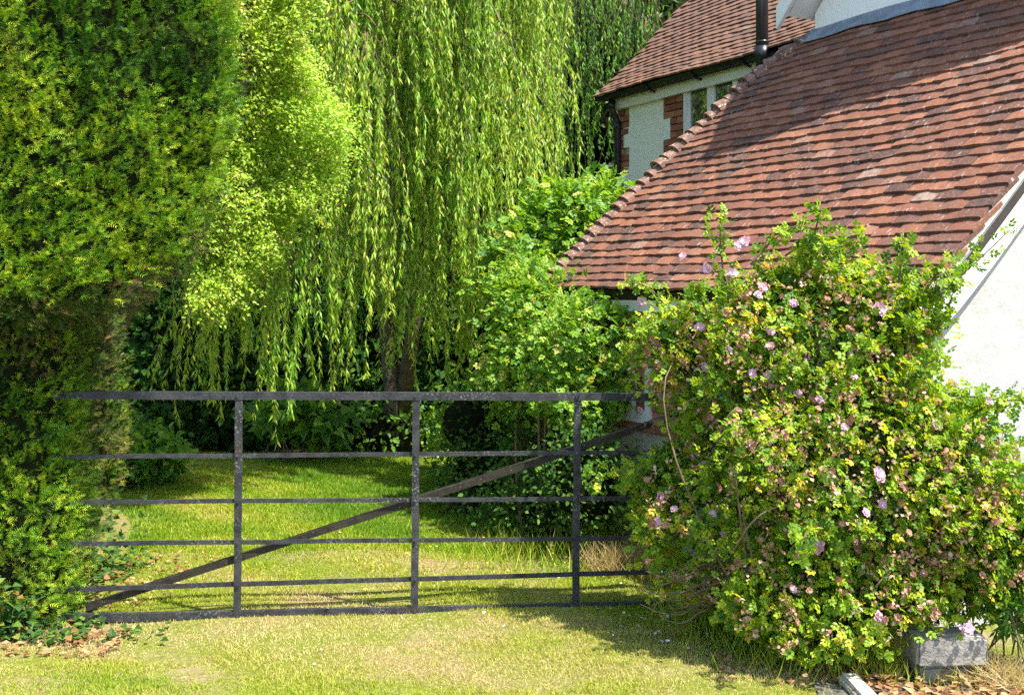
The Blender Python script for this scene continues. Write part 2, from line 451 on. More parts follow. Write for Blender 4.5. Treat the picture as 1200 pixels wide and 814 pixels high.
# bricks of the side wall (only where shrubs leave gaps)
brick_me = None
def brick_mesh(L, hh, dp):
    bm = bmesh.new(); bmesh.ops.create_cube(bm, size=1)
    for v in bm.verts: v.co = (v.co.x * L, v.co.y * dp, v.co.z * hh)
    bmesh.ops.bevel(bm, geom=list(bm.edges), offset=.004, segments=1, affect='EDGES')
    me = bpy.data.meshes.new('brick'); bm.to_mesh(me); bm.free(); me.materials.append(M['brick']); return me
BR = {True: brick_mesh(.215, .065, .06), False: brick_mesh(.1025, .065, .06)}
ROT = Matrix(((d1[0], d2[0], 0), (d1[1], d2[1], 0), (0, 0, 1)))
def brick(t, w, z, full, parent):
    o = link('brick', BR[full], parent)
    p = H(t, w, z) - E0
    o.location = p; o.rotation_euler = ROT.to_euler()
    o.rotation_euler.z += random.uniform(-.01, .01)
    return o
for k in range(10, 23):
    z = .04 + k * .075; off = 0 if k % 2 else .1125
    t = 1.75 + off
    while t < 3.3:
        brick(t, .158 + random.uniform(-.003, .003), z, True, cot); t += .225
# a small pale window in the side wall
def window(w, t0, t1, z0, z1, panes, parent, label=None, fr=.055, mat='white_paint'):
    """frame ring proud of the wall, glass panes set back; t0 > t1 going towards the camera"""
    f = Leaves()
    def bar(ta, tb, za, zb, wa, wb):
        c = np.array([H(ta, wa, za), H(tb, wa, za), H(tb, wa, zb), H(ta, wa, zb), H(ta, wb, za), H(tb, wb, za), H(tb, wb, zb), H(ta, wb, zb)])
        F = np.array([(0, 1, 2), (0, 2, 3), (5, 4, 7), (5, 7, 6), (4, 0, 3), (4, 3, 7), (1, 5, 6), (1, 6, 2), (3, 2, 6), (3, 6, 7), (4, 5, 1), (4, 1, 0)])
        f.raw(c, F, .5)
    bar(t0, t0 - fr, z0, z1, w - .03, w + .05); bar(t1 + fr, t1, z0, z1, w - .03, w + .05)
    bar(t0 - fr, t1 + fr, z1 - fr, z1, w - .028, w + .05); bar(t0 - fr, t1 + fr, z0, z0 + fr, w - .028, w + .05)
    wid = (t0 - t1 - 2 * fr) / panes
    for i in range(1, panes):
        tc = t0 - fr - i * wid; bar(tc + .03, tc - .03, z0 + fr, z1 - fr, w - .026, w + .05)
    win = f.build('window', M[mat], parent); 
    if label: win['label'] = label
    for i in range(panes):
        ta = t0 - fr - i * wid + .005; tb = ta - wid - .01
        # sash ring
        g = Leaves(); keep = f.V, f.F, f.R, f.n
        f.V, f.F, f.R, f.n = g.V, g.F, g.R, g.n
        s = .035
        a0 = ta - (.03 if i else 0); b0 = tb + (.03 if i < panes - 1 else 0)
        bar(a0, a0 - s, z0 + fr, z1 - fr, w - .012, w + .03); bar(b0 + s, b0, z0 + fr, z1 - fr, w - .012, w + .03)
        bar(a0 - s, b0 + s, z1 - fr - s, z1 - fr, w - .011, w + .03); bar(a0 - s, b0 + s, z0 + fr, z0 + fr + s, w - .011, w + .03)
        g.V, g.F, g.R, g.n = f.V, f.F, f.R, f.n
        f.V, f.F, f.R, f.n = keep
        so_ = g.build('sash', M[mat]); so_.parent = win
        poly = [(a0 - s, z0 + fr + s), (b0 + s, z0 + fr + s), (b0 + s, z1 - fr - s), (a0 - s, z1 - fr - s)]
        pn = poly_prism('pane', [H(a, w + .008, z) for a, z in poly], [H(a, w + .014, z) for a, z in poly], M['glass'])
        pn.parent = win
    return win
ta, za = wallpx(722, 492, .16); tb, zb = wallpx(768, 412, .16)
window(.16 - .02, ta, tb, .82, 1.36, 2, cot, 'small pale blue-white window half hidden by leaves', mat='white_paint')

# low roof deck
def deck():
    ss = np.linspace(0.02, SMAX, 24); V = []; n = 16
    for s in ss:
        tt = np.linspace(.02, verge_t(s) - .03, n); P = roof_low(tt, np.full(n, s)) - nq * .035
        V.append(P)
    top = np.concatenate(V); bot = top - nq * .08
    I = np.arange(len(ss) * n).reshape(len(ss), n)
    q = np.concatenate([np.stack([I[:-1, :-1], I[:-1, 1:], I[1:, 1:]], -1).reshape(-1, 3), np.stack([I[:-1, :-1], I[1:, 1:], I[1:, :-1]], -1).reshape(-1, 3)])
    F = [q, q[:, ::-1] + len(top)]
    ring = list(I[0]) + list(I[1:, -1]) + list(I[-1, ::-1][1:]) + list(I[::-1, 0][1:-1])
    e = []
    for a, b in zip(ring, ring[1:] + ring[:1]):
        e += [(a, b, b + len(top)), (a, b + len(top), a + len(top))]
    F.append(np.array(e))
    me = tri_mesh('low_roof', np.concatenate([top, bot]), np.concatenate(F), M['felt'])
    o = link('low_roof', me); place(o, cot); o['label'] = 'low sweeping roof of red and brown clay tiles'
    return o
low_roof = deck()

def tile_template(seed):
    """plain clay tile: x across, y up the slope, z out; origin at the lower edge centre"""
    r = random.Random(seed)
    bm = bmesh.new(); nx = 2
    wd, ln, th = .163, .262, .019
    prev = None; top = []; bot = []
    for j, y in enumerate((0, ln)):
        row_t, row_b = [], []
        for i in range(nx + 1):
            x = -wd / 2 + wd * i / nx
            cam_ = .004 * (1 - (2 * i / nx - 1) ** 2)
            yy = y + (r.uniform(-.005, .005) if j == 0 else 0)
            zz = cam_ + (r.uniform(-.002, .002) if j == 0 else 0)
            row_t.append(bm.verts.new((x, yy, th + zz))); row_b.append(bm.verts.new((x, yy, zz)))
        top.append(row_t); bot.append(row_b)
    for i in range(nx):
        bm.faces.new((top[0][i], top[0][i + 1], top[1][i + 1], top[1][i]))
        bm.faces.new((bot[0][i + 1], bot[0][i], bot[1][i], bot[1][i + 1]))
        bm.faces.new((bot[0][i], bot[0][i + 1], top[0][i + 1], top[0][i]))
        bm.faces.new((top[1][i], top[1][i + 1], bot[1][i + 1], bot[1][i]))
    bm.faces.new((bot[0][0], top[0][0], top[1][0], bot[1][0])); bm.faces.new((top[0][-1], bot[0][-1], bot[1][-1], top[1][-1]))
    bmesh.ops.triangulate(bm, faces=list(bm.faces))
    bmesh.ops.recalc_face_normals(bm, faces=bm.faces)
    return bm
def bm_arrays(bm):
    bm.verts.index_update()
    return np.array([v.co[:] for v in bm.verts]), np.array([[v.index for v in f.verts] for f in bm.faces])
TILES = []
for sd in range(4):
    bm = tile_template(sd); me = bpy.data.meshes.new('tile'); bm.to_mesh(me); me.materials.append(M['tile']); TILES.append((me, bm_arrays(bm))); bm.free()

def tile_rows(fn, smax, t0, t1fn, gauge=.0925, pitch=.165):
    """list of (position, slope dir, across dir, normal) for a tiled slope"""
    out = []
    k = 0; s = -.02
    while s < smax - .06:
        lim = t1fn(max(s, 0))
        t = t0 + (pitch / 2 if k % 2 == 0 else 0) + .0
        row = [t0 + .012] if k % 2 == 0 else []
        while t < lim - .03:
            row.append(t); t += pitch + random.uniform(0, .002)
        drift = random.uniform(-.004, .004)
        for t in row:
            p = fn(np.array(t), np.array(s)); pu = fn(np.array(t), np.array(s + .2)); pt = fn(np.array(t + .1), np.array(s))
            up = norm(pu - p); ac = norm(pt - p); nn = norm(np.cross(ac, up)); 
            if nn[2] < 0: nn = -nn
            tilt = .135 + random.uniform(-.02, .03)
            up2 = norm(up * math.cos(tilt) - nn * math.sin(tilt)); nn2 = norm(np.cross(ac, up2)); 
            if nn2 @ nn < 0: nn2 = -nn2
            yaw = random.gauss(0, .012)
            ac2 = norm(ac + up2 * yaw); up3 = norm(np.cross(nn2, ac2)); 
            if up3 @ up2 < 0: up3 = -up3
            pos = p + nn * (.012 + random.uniform(-.002, .004)) + up * (drift + random.gauss(0, .004))
            out.append((pos, ac2, up3, nn2))
        k += 1; s += gauge
    return out
rows = tile_rows(roof_low, SMAX, .075, lambda s: verge_t(s) + .02)
rows.sort(key=lambda r: np.linalg.norm(r[0] - np.array([0, 0, EYE])))
near = rows[:300]; rest = rows[300:]
for i, (p, a, u, n) in enumerate(near):
    a2 = np.cross(u, n)
    o = link('tile', TILES[i * 7 % 4][0], low_roof)
    R = Matrix((a2, u, n)).transposed()
    o.location = p - 0; o.rotation_euler = R.to_euler()
    o.matrix_parent_inverse = Matrix.Identity(4)
def joined_tiles(name, rows, mat, parent):
    L = Leaves()
    for i, (p, a, u, n) in enumerate(rows):
        V, F = TILES[i * 7 % 4][1]; a2 = np.cross(u, n)
        L.raw(p + V @ np.stack([a2, u, n]), F, random.random())
    o = L.build(name, mat); o.parent = parent; o['kind'] = 'stuff'; return o
# the low_roof object sits with location -cot; children of it need world coords => same local frame
joined_tiles('tiles', rest, M['tile_stuff'], low_roof)

# bonnet tiles down the far edge
def bonnet(p, ax, up, n, size):
    bm = bmesh.new(); V = []
    for j, (y, r) in enumerate(((0, 1.0), (.10, .97), (.24, .8))):
        for i in range(7):
            a = math.pi * (i / 6)
            V.append((math.cos(a) * .085 * r, y, math.sin(a) * .055 * r + (.012 if j == 0 else 0)))
    V = np.array(V) * size
    F = []
    for j in range(2):
        for i in range(6):
            b = j * 7 + i; F += [(b, b + 1, b + 8), (b, b + 8, b + 7)]
    k = len(V)
    V = np.concatenate([V, V[:7] * np.array([.78, 1, .70])])
    for i in range(6): F += [(i, k + i, k + i + 1), (i, k + i + 1, i + 1)]
    F += [(k + i, k + 3, k + i + 1) for i in range(6) if i not in (2, 3)]
    return p + V @ np.stack([ax, up, n]), np.array(F)
s = .03; k = 0
while s < 2.88:
    tv = float(verge_t(s))
    p = roof_low(np.array(tv), np.array(s)); pu = roof_low(verge_t(s + .15), np.array(s + .15))
    up = norm(pu - p); ax = norm(d1 - up * (d1 @ up)); n = np.cross(ax, up); n = n if n[2] > 0 else -n
    up = norm(up * math.cos(.16) - n * math.sin(.16)); ax = norm(np.cross(up, n)); n = np.cross(ax, up); n = n if n[2] > 0 else -n
    V, F = bonnet(p + n * .012 + rng.normal(size=3) * .005, ax, up, n, 1.05 + random.uniform(-.09, .09))
    o = link('bonnet_tile', tri_mesh('bonnet_tile', V, F, M['bonnet'], np.full(len(V), .5)))
    o.parent = low_roof; s += .1; k += 1

# lead flashing where the wing wall meets the low roof
def strip(name, pts_lo, pts_hi, thick, nvec, mat, parent=cot):
    lo = np.array(pts_lo); hi = np.array(pts_hi); n = len(lo)
    V = np.concatenate([lo, hi, lo - nvec * thick, hi - nvec * thick]); F = []
    for i in range(n - 1):
        F += [(i, i + 1, n + i + 1), (i, n + i + 1, n + i)]
        F += [(2 * n + i + 1, 2 * n + i, 3 * n + i), (2 * n + i + 1, 3 * n + i, 3 * n + i + 1)]
        F += [(i + 1, i, 2 * n + i), (i + 1, 2 * n + i, 2 * n + i + 1)]
    o = link(name, tri_mesh(name, V, np.array(F), mat)); place(o, parent); return o
tt = np.linspace(.1, 2.99, 24)
strip('flashing', roof_low(tt, 2.80 + .012 * np.sin(tt * 11)) + nq * .046, roof_low(tt, np.full(24, 2.98)) + nq * .05, .006, nq, M['lead'])

# wing: gable wall facing left, roof, barge boards
ZE = 3.98; TA = 1.50; ZA = 5.66; WW = 2.06
wp = [(TG + .22, 3.55), (2.94, 3.55), (2.94, 3.93), (TA, ZA - .22), (TG + .22, 4.05)]
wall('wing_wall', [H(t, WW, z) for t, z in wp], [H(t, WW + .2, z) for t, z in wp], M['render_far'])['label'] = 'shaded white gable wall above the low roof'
fp = [(WW + .2, 3.3), (3.1, 3.3), (3.1, 3.93), (WW + .2, 3.93)]
wall('wing_wall', [H(2.74, w, z) for w, z in fp], [H(2.94, w, z) for w, z in fp], M['render_far'])
def slope_slab(name, pts, nrm, th, mat, parent=cot):
    return poly_prism(name, [p for p in pts], [p - np.array(nrm) * th for p in pts], mat, parent)
# far slope and near slope of the wing roof
for sgn, te in ((1, 3.10), (-1, -.14)):
    pit = math.atan2(ZA - ZE, abs(te - TA))
    nv = d1 * sgn * math.sin(pit) + ez * math.cos(pit)
    wr = slope_slab('wing_roof', [H(te, 1.86, ZE), H(te, 6, ZE), H(TA, 6, ZA), H(TA, 1.86, ZA)], nv, .10, M['white_paint'])
    dn = norm(H(te, 0, ZE) - H(TA, 0, ZA)); L = np.linalg.norm(H(te, 0, ZE) - H(TA, 0, ZA))
    def fn(t, s, te=te, dn=dn): return H(te, 1.86, ZE) + d2 * t - dn * s + nv * .012
    rr = tile_rows(lambda t, s: fn(t, s), L, .04, lambda s: 4.1)
    joined_tiles('tiles', rr, M['tile_far'], wr)
    bp = [H(te + sgn * .02, 1.85, ZE - .16), H(te + sgn * .02, 1.85, ZE + .015), H(TA, 1.85, ZA + .01), H(TA, 1.85, ZA - .19)]
    poly_prism('bargeboard', bp, [p - d2 * .035 for p in bp], M['white_paint'], cot)
# main range set back behind the wing
WM = 3.0; T1 = wallpx(727, 160, WM)[0]; ZM = 3.93
mp = [(2.0, 0), (T1, 0), (T1, ZM), (2.0, ZM)]
wall('main_wall', [H(t, WM, z) for t, z in mp], [H(t, WM + .25, z) for t, z in mp], M['mortar'])
gp2 = [(WM + .25, 0), (8.0, 0), (8.0, ZM), (5.6, ZM + 2.45), (WM + .25, ZM + .1)]
wall('end_wall', [H(T1 - .2, w, z) for w, z in gp2], [H(T1, w, z) for w, z in gp2], M['render_far'])
# render panel, window, brick quoins
tl, _ = wallpx(733, 160, WM); tr_, _ = wallpx(789, 130, WM)
tw0, zw1 = wallpx(806, 96, WM); tw1, _ = wallpx(869, 83, WM)
zw0 = 2.9
ZT = 3.86
def quoin(ta, tb, z0, z1, phase, grow_a=0, grow_b=0):
    z = z0; k = 0
    while z < z1 - .04:
        long_ = ((k + phase) // 3) % 2 == 0
        a = ta + (grow_a if long_ else 0); b = tb - (grow_b if long_ else 0)
        t = a; j = 0
        while t > b + .06:
            full = (j + k) % 2 == 0 and t - .215 > b - .03
            L = .215 if full else .1025
            brick(t - L / 2, WM - .012 + random.uniform(-.003, .003), z + .0325, full, cot); t -= L + .011; j += 1
        z += .075; k += 1
quoin(T1, tl + .0, 2.7, ZT, 1, 0, .11)
quoin(tr_, tw0 + .0, 2.7, ZT, 0, .12, 0)
quoin(tw1, tw1 - .46, 2.95, ZT, 0)
# rendered panel with toothed edges
bm_pts = []
def panel():
    z = 2.7; k = 0; L = []; R = []
    while z < ZT:
        z2 = min(z + .225, ZT)
        lA = tl - (.125 if ((k * 3 + 1) // 3) % 2 == 0 else .012); rA = tr_ + (.135 if (k) % 2 == 0 else .012)
        L += [(lA, z), (lA, z2)]; R += [(rA, z), (rA, z2)]; z = z2; k += 1
    return [(a, max(z, 1.9) if i else 1.9) for i, (a, z) in enumerate(R)] + L[::-1]
pp = panel()
wall('render_panel', [H(t, WM - .035, z) for t, z in pp], [H(t, WM - .0015, z) for t, z in pp], M['render_far'])
window(WM - .03, tw0, tw1, zw0, zw1, 2, cot, 'white framed upstairs window with two panes', fr=.06)
# fascia, gutter, brackets, downpipe
fpz = [(T1 + .06, 3.82), (2.9, 3.82), (2.9, 3.99), (T1 + .06, 3.99)]
poly_prism('fascia', [H(t, WM - .10, z) for t, z in fpz], [H(t, WM - .045, z) for t, z in fpz], M['white_paint'], cot)
def gutter():
    n = 9; V = []; 
    for t in (T1 + .16, 2.96):
        for r in (.056, .049):
            for i in range(n):
                a = math.pi + math.pi * i / (n - 1)
                V.append(H(t, WM - .165 + math.cos(a) * r, 3.985 + math.sin(a) * r))
    V = np.array(V); F = []
    o_, i_, o2, i2 = 0, n, 2 * n, 3 * n
    for i in range(n - 1):
        F += [(o_ + i, o2 + i, o2 + i + 1), (o_ + i, o2 + i + 1, o_ + i + 1), (i_ + i, i2 + i + 1, i2 + i), (i_ + i, i_ + i + 1, i2 + i + 1)]
        F += [(o_ + i, o_ + i + 1, i_ + i + 1), (o_ + i, i_ + i + 1, i_ + i), (o2 + i + 1, o2 + i, i2 + i), (o2 + i + 1, i2 + i, i2 + i + 1)]
    for a, b, c, d in ((o_, i_, i2, o2), (o_ + n - 1, o2 + n - 1, i2 + n - 1, i_ + n - 1)): F += [(a, b, c), (a, c, d)]
    g = link('gutter', tri_mesh('gutter', V, np.array(F), M['black_plastic'])); place(g, cot)
    for px in (768, 822, 880):
        t = wallpx(px, 90, WM - .1)[0]
        b = Tubes(); b.tube([H(t, WM - .225, 3.975), H(t, WM - .22, 3.925), H(t, WM - .16, 3.915), H(t, WM - .105, 3.90)], .014, sides=5)
        bo = b.build('bracket', M['black_plastic']); bo.parent = g
gutter()
tp = wallpx(724, 160, WM - .08)[0]
dp = Tubes()
dp.tube([H(tp, WM - .165, 3.94), H(tp, WM - .165, 3.83), H(tp, WM - .12, 3.74), H(tp, WM - .085, 3.66), H(tp, WM - .085, .1)], .036, sides=10)
dp.tube([H(tp, WM - .165, 3.90), H(tp, WM - .165, 3.82)], .045, sides=10); dp.tube([H(tp, WM - .085, 3.68), H(tp, WM - .085, 3.58)], .044, sides=10)
dp.build('downpipe', M['black_plastic'], cot)
tv_ = wallpx(893, 40, WM - .3)[0]
vp = Tubes()
vp.tube([H(tv_, WM - .30, 3.45), H(tv_, WM - .30, 5.6)], .058, sides=14)
vp.tube([H(tv_, WM - .30, 3.86), H(tv_, WM - .30, 4.0)], .070, sides=14); vp.tube([H(tv_, WM - .30, 4.03), H(tv_, WM - .30, 4.05)], .066, sides=14)
vp.build('vent_pipe', M['black_plastic'], cot)['label'] = 'black vent pipe rising past the gutter'
# main roof
PM = math.radians(46)
def roof_main(t, s):
    t = np.asarray(t, float); s = np.asarray(s, float)
    z = 3.97 + s * math.sin(PM) + .012 * np.sin(t * 2.3 + s) + .10 * np.exp(-s / .45) - .10
    return E0 + d1 * t[..., None] + d2 * (WM - .27 + s * math.cos(PM))[..., None] + ez * z[..., None]
nm = -d2 * math.sin(PM) + ez * math.cos(PM)
RT = T1 + .12
mr = slope_slab('main_roof', [roof_main(np.array(t), np.array(s_)) - nm * .03 for t, s_ in ((1.8, .05), (RT - .03, .05), (RT - .03, .5), (RT - .03, 3.9), (1.8, 3.9), (1.8, .5))], nm, .07, M['felt'])
mr['label'] = 'weathered brown tiled roof of the taller part'
joined_tiles('tiles', tile_rows(roof_main, 3.9, 2.6, lambda s: RT), M['tile_far'], mr)
# back slope so the roof is whole
rb = [roof_main(np.array(t), np.array(3.9)) for t in (1.8, RT)]
wall('back_roof', [rb[0], rb[1], H(RT, 8.6, 3.9), H(1.8, 8.6, 3.9)], [rb[0] - ez * .1, rb[1] - ez * .1, H(RT, 8.6, 3.8), H(1.8, 8.6, 3.8)], M['tile_far'])
# eave underside of the low roof: dark gutter and cream fascia
fz = [(.14, 1.57), (3.45, 1.59), (3.45, 1.665), (.14, 1.645)]
poly_prism('fascia', [H(t, .09, z) for t, z in fz], [H(t, .12, z) for t, z in fz], M['white_paint'], cot)
# near verge: mortar bed, boxed barge board with a returned foot, cable under it
SS = np.linspace(-.01, SMAX, 20)
lo = roof_low(np.full(20, .075), SS) - nq * .012; 
def verge_strip(name, t0, t1, off_top, off_bot, mat, s0=-.01, s1=SMAX):
    S = np.linspace(s0, s1, 20)
    a = roof_low(np.full(20, t0), S); b = roof_low(np.full(20, t1), S)
    V = np.concatenate([a + nq * off_top, b + nq * off_top, a + nq * off_bot, b + nq * off_bot]); n = 20; F = []
    for i in range(n - 1):
        for (p, q) in ((0, 1), (1, 3), (3, 2), (2, 0)):
            F += [(p * n + i, q * n + i, q * n + i + 1), (p * n + i, q * n + i + 1, p * n + i + 1)]
    F += [(0, 2 * n, 3 * n), (0, 3 * n, n), (n - 1, 2 * n - 1, 4 * n - 1), (n - 1, 4 * n - 1, 3 * n - 1)]
    o = link(name, tri_mesh(name, V, np.array(F), mat)); place(o, cot); return o
verge_strip('mortar_verge', .0, .09, .006, -.042, M['mortar'])
verge_strip('lead_strip', .012, .1, -.0425, -.062, M['lead'], .02)
verge_strip('bargeboard', .03, .085, -.0625, -.235, M['white_paint'], -.06)['label'] = 'wide white painted bargeboard under the roof edge'
cb = Tubes(); S = np.linspace(-.02, SMAX, 30)
cb.tube(roof_low(np.full(30, .105) , S) - nq * (.242 + .006 * np.sin(S * 5))[:, None] - d1 * .012, .007, sides=6)
cb.tube(roof_low(np.full(30, .105), S) - nq * (.256 + .008 * np.sin(S * 3 + 1))[:, None] - d1 * .01, .005, sides=6)
cb.build('cable', M['black_plastic'], cot)

# ---------------------------------------------------------------- gate
GL = np.array([-2.40, 5.87, 0]); GR = np.array([1.28, 6.33, 0])
gdir = norm(GR - GL); gn = np.cross(gdir, ez)     # gn points to the camera
GLEN = np.linalg.norm(GR - GL)
gate = empty('field_gate', tuple(GL), 'weathered black iron six bar field gate with diagonal brace across the lawn', 'gate')
def gx(px, py=600):       # gate coordinate (metres along) for an image column
    a = (px - 600) / FPX
    return (a * GL[1] - GL[0]) / (gdir[0] - a * gdir[1])
def gp_(u, v, off=0):     # slight sag: the hinge end sits a little lower
    return GL + gdir * u + ez * (v - .022 * u / GLEN) + gn * off
def gz_at(px, py):
    u = gx(px); Y = GL[1] + gdir[1] * u
    return u, EYE + (HOR - py) / FPX * Y + .022 * u / GLEN
def bar(name, u0, v0, u1, v1, hgt, dep, off, mat=None, lab=None):
    a, b = np.array([u0, v0]), np.array([u1, v1]); d = (b - a) / np.linalg.norm(b - a); n = np.array([-d[1], d[0]])
    steps = 14; V = []
    jig = rng.normal(size=steps) * .0012
    for i in range(steps):
        c = a + (b - a) * i / (steps - 1) + n * jig[i]
        for sx, sy in ((-1, -1), (1, -1), (1, 1), (-1, 1)):
            q = c + n * hgt / 2 * sy
            V.append(gp_(q[0], q[1], off + sx * dep / 2))
    F = []
    for i in range(steps - 1):
        for j in range(4):
            p, q = i * 4 + j, i * 4 + (j + 1) % 4
            F += [(p, q, q + 4), (p, q + 4, p + 4)]
    e = (steps - 1) * 4
    F += [(0, 2, 1), (0, 3, 2), (e, e + 1, e + 2), (e, e + 2, e + 3)]
    me = tri_mesh(name, np.array(V), np.array(F), mat or M['iron'])
    o = link(name, me); place(o, gate)
    if lab: o['label'] = lab
    return o
def rail(pyl, pyr, hgt, dep, u0, u1, pxl=100, pxr=720):
    ua, va = gz_at(pxl, pyl); ub, vb = gz_at(pxr, pyr)
    f = lambda u: va + (vb - va) * (u - ua) / (ub - ua)
    return bar('rail', u0, f(u0), u1, f(u1), hgt, dep, 0)
U = GLEN - .03
RAILS = [(463, 464.5, .041, .041), (535, 530, .022, .012), (588, 583.5, .022, .012), (636.5, 630.5, .022, .012), (689.5, 671, .024, .012), (723.5, 709.5, .042, .03)]
for (a, b, hh, dp_) in RAILS: rail(a, b, hh, dp_, .0, U)
for px in (279, 486.5, 675):
    u = gx(px); _, v0 = gz_at(px, 722 if px < 300 else 714 if px < 500 else 709); _, v1 = gz_at(px, 467)
    bar('upright', u - .004, v0, u + .006, v1, .039, .010, .012)
    for a_, b_, hh, dp_ in RAILS:
        v_ = a_ + (b_ - a_) * (px - 100) / 620; _, v_ = gz_at(px, v_); bt = Tubes(); bt.tube([gp_(u, v_, .016), gp_(u, v_, .027)], .0085, sides=6); bt.build('bolt', M['iron'], gate, smooth=False)
bar('stile', .0, .02, .0, 1.16, .045, .04, .0); bar('stile', U, .0, U, 1.18, .05, .05, .0)
ua, va = gz_at(100, 713); ub, vb = gz_at(800, 486)
bb = bar('brace', ua, va, U - .02, va + (vb - va) * (U - .02 - ua) / (ub - ua), .034, .008, -.016, M['iron_brown'], 'brownish diagonal brace behind the rails')
bar('brace_flange', ua, va + .014, U - .02, .014 + va + (vb - va) * (U - .02 - ua) / (ub - ua), .007, .05, -.042, M['iron_brown'])
for v in (.28, .95):
    hg = Tubes(); hg.tube([gp_(U + .02, v - .05), gp_(U + .02, v + .05)], .018, sides=8); hg.tube([gp_(U + .02, v), gp_(U + .17, v)], .012, sides=6)
    hg.build('hinge', M['iron'], gate)

# ---------------------------------------------------------------- clipped yew
yew = empty('clipped_yew', (-3.1, 6.1, 0), 'big clipped dark green yew with rounded overhanging head at the left', 'yew')
def superq(c, r, e, dirs):
    d = dirs / np.array(r)
    k = (np.abs(d) ** e).sum(1) ** (-1 / e)
    P = dirs * k[:, None]
    g = np.sign(P) * np.abs(P / r) ** (e - 1) / np.array(r)
    return P + np.array(c), norm(g)
HEAD = ((-3.30, 6.21, 3.60), (1.60, 1.20, 2.06), 4.0)
HYAW = math.radians(22)
COLN = ((-3.21, 6.0, .75), (.90, .36, 1.15), 5.0)
HED2 = ((-3.84, 7.35, .95), (1.02, 1.30, 1.20), 5.0)
ynoise = Noise(3, .5); ynoise2 = Noise(4, .11)
def gauge(P, S):
    """<1 inside; the head has a flat front with a crisp rim and narrows a little towards the back"""
    Q = P - np.array(S[0])
    if S is HEAD:
        c_, s_ = math.cos(HYAW), math.sin(HYAW); Q = np.stack([Q[:, 0] * c_ + Q[:, 1] * s_, -Q[:, 0] * s_ + Q[:, 1] * c_, Q[:, 2]], 1)
    Q = Q / np.array(S[1])
    if S is HEAD:
        k = 1.0 - .03 * (Q[:, 1] + 1)
        return (((np.abs(Q[:, 0] / k) ** 4 + np.abs(Q[:, 2] / k) ** 4) ** (26 / 4)) + np.abs(Q[:, 1]) ** 26) ** (1 / 26)
    return (np.abs(Q) ** S[2]).sum(1) ** (1 / S[2])
def yew_surface(S, D):
    c = np.array(S[0]); k = 1 / gauge(c + D, S)
    for _ in range(6): k = k / gauge(c + D * k[:, None], S)
    P = c + D * k[:, None]; N = np.zeros_like(P)
    for a in range(3):
        e = np.zeros(3); e[a] = 1e-3; N[:, a] = gauge(P + e, S) - gauge(P - e, S)
    return P, norm(N)
def in_super(P, S, k=1.0): return gauge(np.array(S[0]) + (P - np.array(S[0])) / k, S) < 1
dens = [(HEAD, 13000), (COLN, 3400), (HED2, 2600)]
def yew_points(S, n):
    bm = bmesh.new(); bmesh.ops.create_icosphere(bm, subdivisions=6, radius=1)
    V, _ = yew_surface(S, norm(np.array([v.co[:] for v in bm.verts]))); F = np.array([[v.index for v in f.verts] for f in bm.faces]); bm.free()
    A, B, C_ = V[F[:, 0]], V[F[:, 1]], V[F[:, 2]]; cr = np.cross(B - A, C_ - A); N = norm(cr)
    flip = (N * (A - np.array(S[0]))).sum(1) < 0; N[flip] *= -1
    ctr = (A + B + C_) / 3
    w = np.linalg.norm(cr, axis=1)
    vis = ((N * (np.array([0, 0, EYE]) - ctr)).sum(1) > -.3) & (ctr[:, 0] > -3.4) & (ctr[:, 2] > 0) & (ctr[:, 2] < 3.9)
    for S2, _ in dens:
        if S2 is not S: vis &= ~in_super(ctr, S2, .95)
    w = w * np.where(vis, 1.0, .06)
    t = rng.choice(len(F), n, p=w / w.sum()); u = rng.random((n, 2)); fl_ = u.sum(1) > 1; u[fl_] = 1 - u[fl_]
    return A[t] + (B - A)[t] * u[:, :1] + (C_ - A)[t] * u[:, 1:], N[t]
YL = Leaves(); YB = Leaves()
for S, n in dens:
    P, N = yew_points(S, n)
    keep = np.ones(len(P), bool)
    for S2, _ in dens:
        if S2 is not S: keep &= ~in_super(P, S2, .97)
    keep &= (P[:, 2] > .02) & (P[:, 2] < 4.4)
    P, N = P[keep], N[keep]
    b = ynoise(P) * .010 + ynoise2(P) * .022
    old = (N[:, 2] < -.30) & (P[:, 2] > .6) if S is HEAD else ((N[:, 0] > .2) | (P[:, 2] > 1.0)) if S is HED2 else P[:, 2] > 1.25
    old = old & (rng.random(len(P)) < (.85 if S is not COLN else .5))  # sprays picked by place and facing for the shade-darkened brown colour
    P = P + N * (b - rng.random(len(P)) ** 2 * .07)[:, None]
    ax = norm(N * .30 + rdir(len(P)) * .42 + np.array([.30, -.05, .34]))         # each spray leans out, up and to the right
    r0 = np.clip(.52 + ynoise(P * 1.7) * .12 + rng.normal(size=len(P)) * .20, 0, 1)
    ln = rng.uniform(.025, .075, len(P))
    for u in (.05, .3, .55, .8, 1.0):
        Q = P + ax * (ln * u)[:, None] + rng.normal(size=P.shape) * .006
        d = norm(ax + rdir(len(P)) * (.75 if u < 1 else .2)); nn = norm(N * .4 + rdir(len(P)) * .5 + np.array([0, -.1, .7]))
        sz = rng.uniform(.032, .056, len(P)); rr_ = np.clip(r0 + .22 * (u - .5) + rng.normal(size=len(P)) * .07, 0, 1)
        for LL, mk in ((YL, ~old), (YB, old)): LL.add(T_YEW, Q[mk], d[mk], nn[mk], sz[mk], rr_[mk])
YL.build('foliage', M['yew'], yew, 'stuff'); YB.build('shade_brown_foliage', M['yew_shade_brown'], yew, 'stuff')['label'] = 'dull brownish foliage, darkened in colour for shade, under the head and on the side'
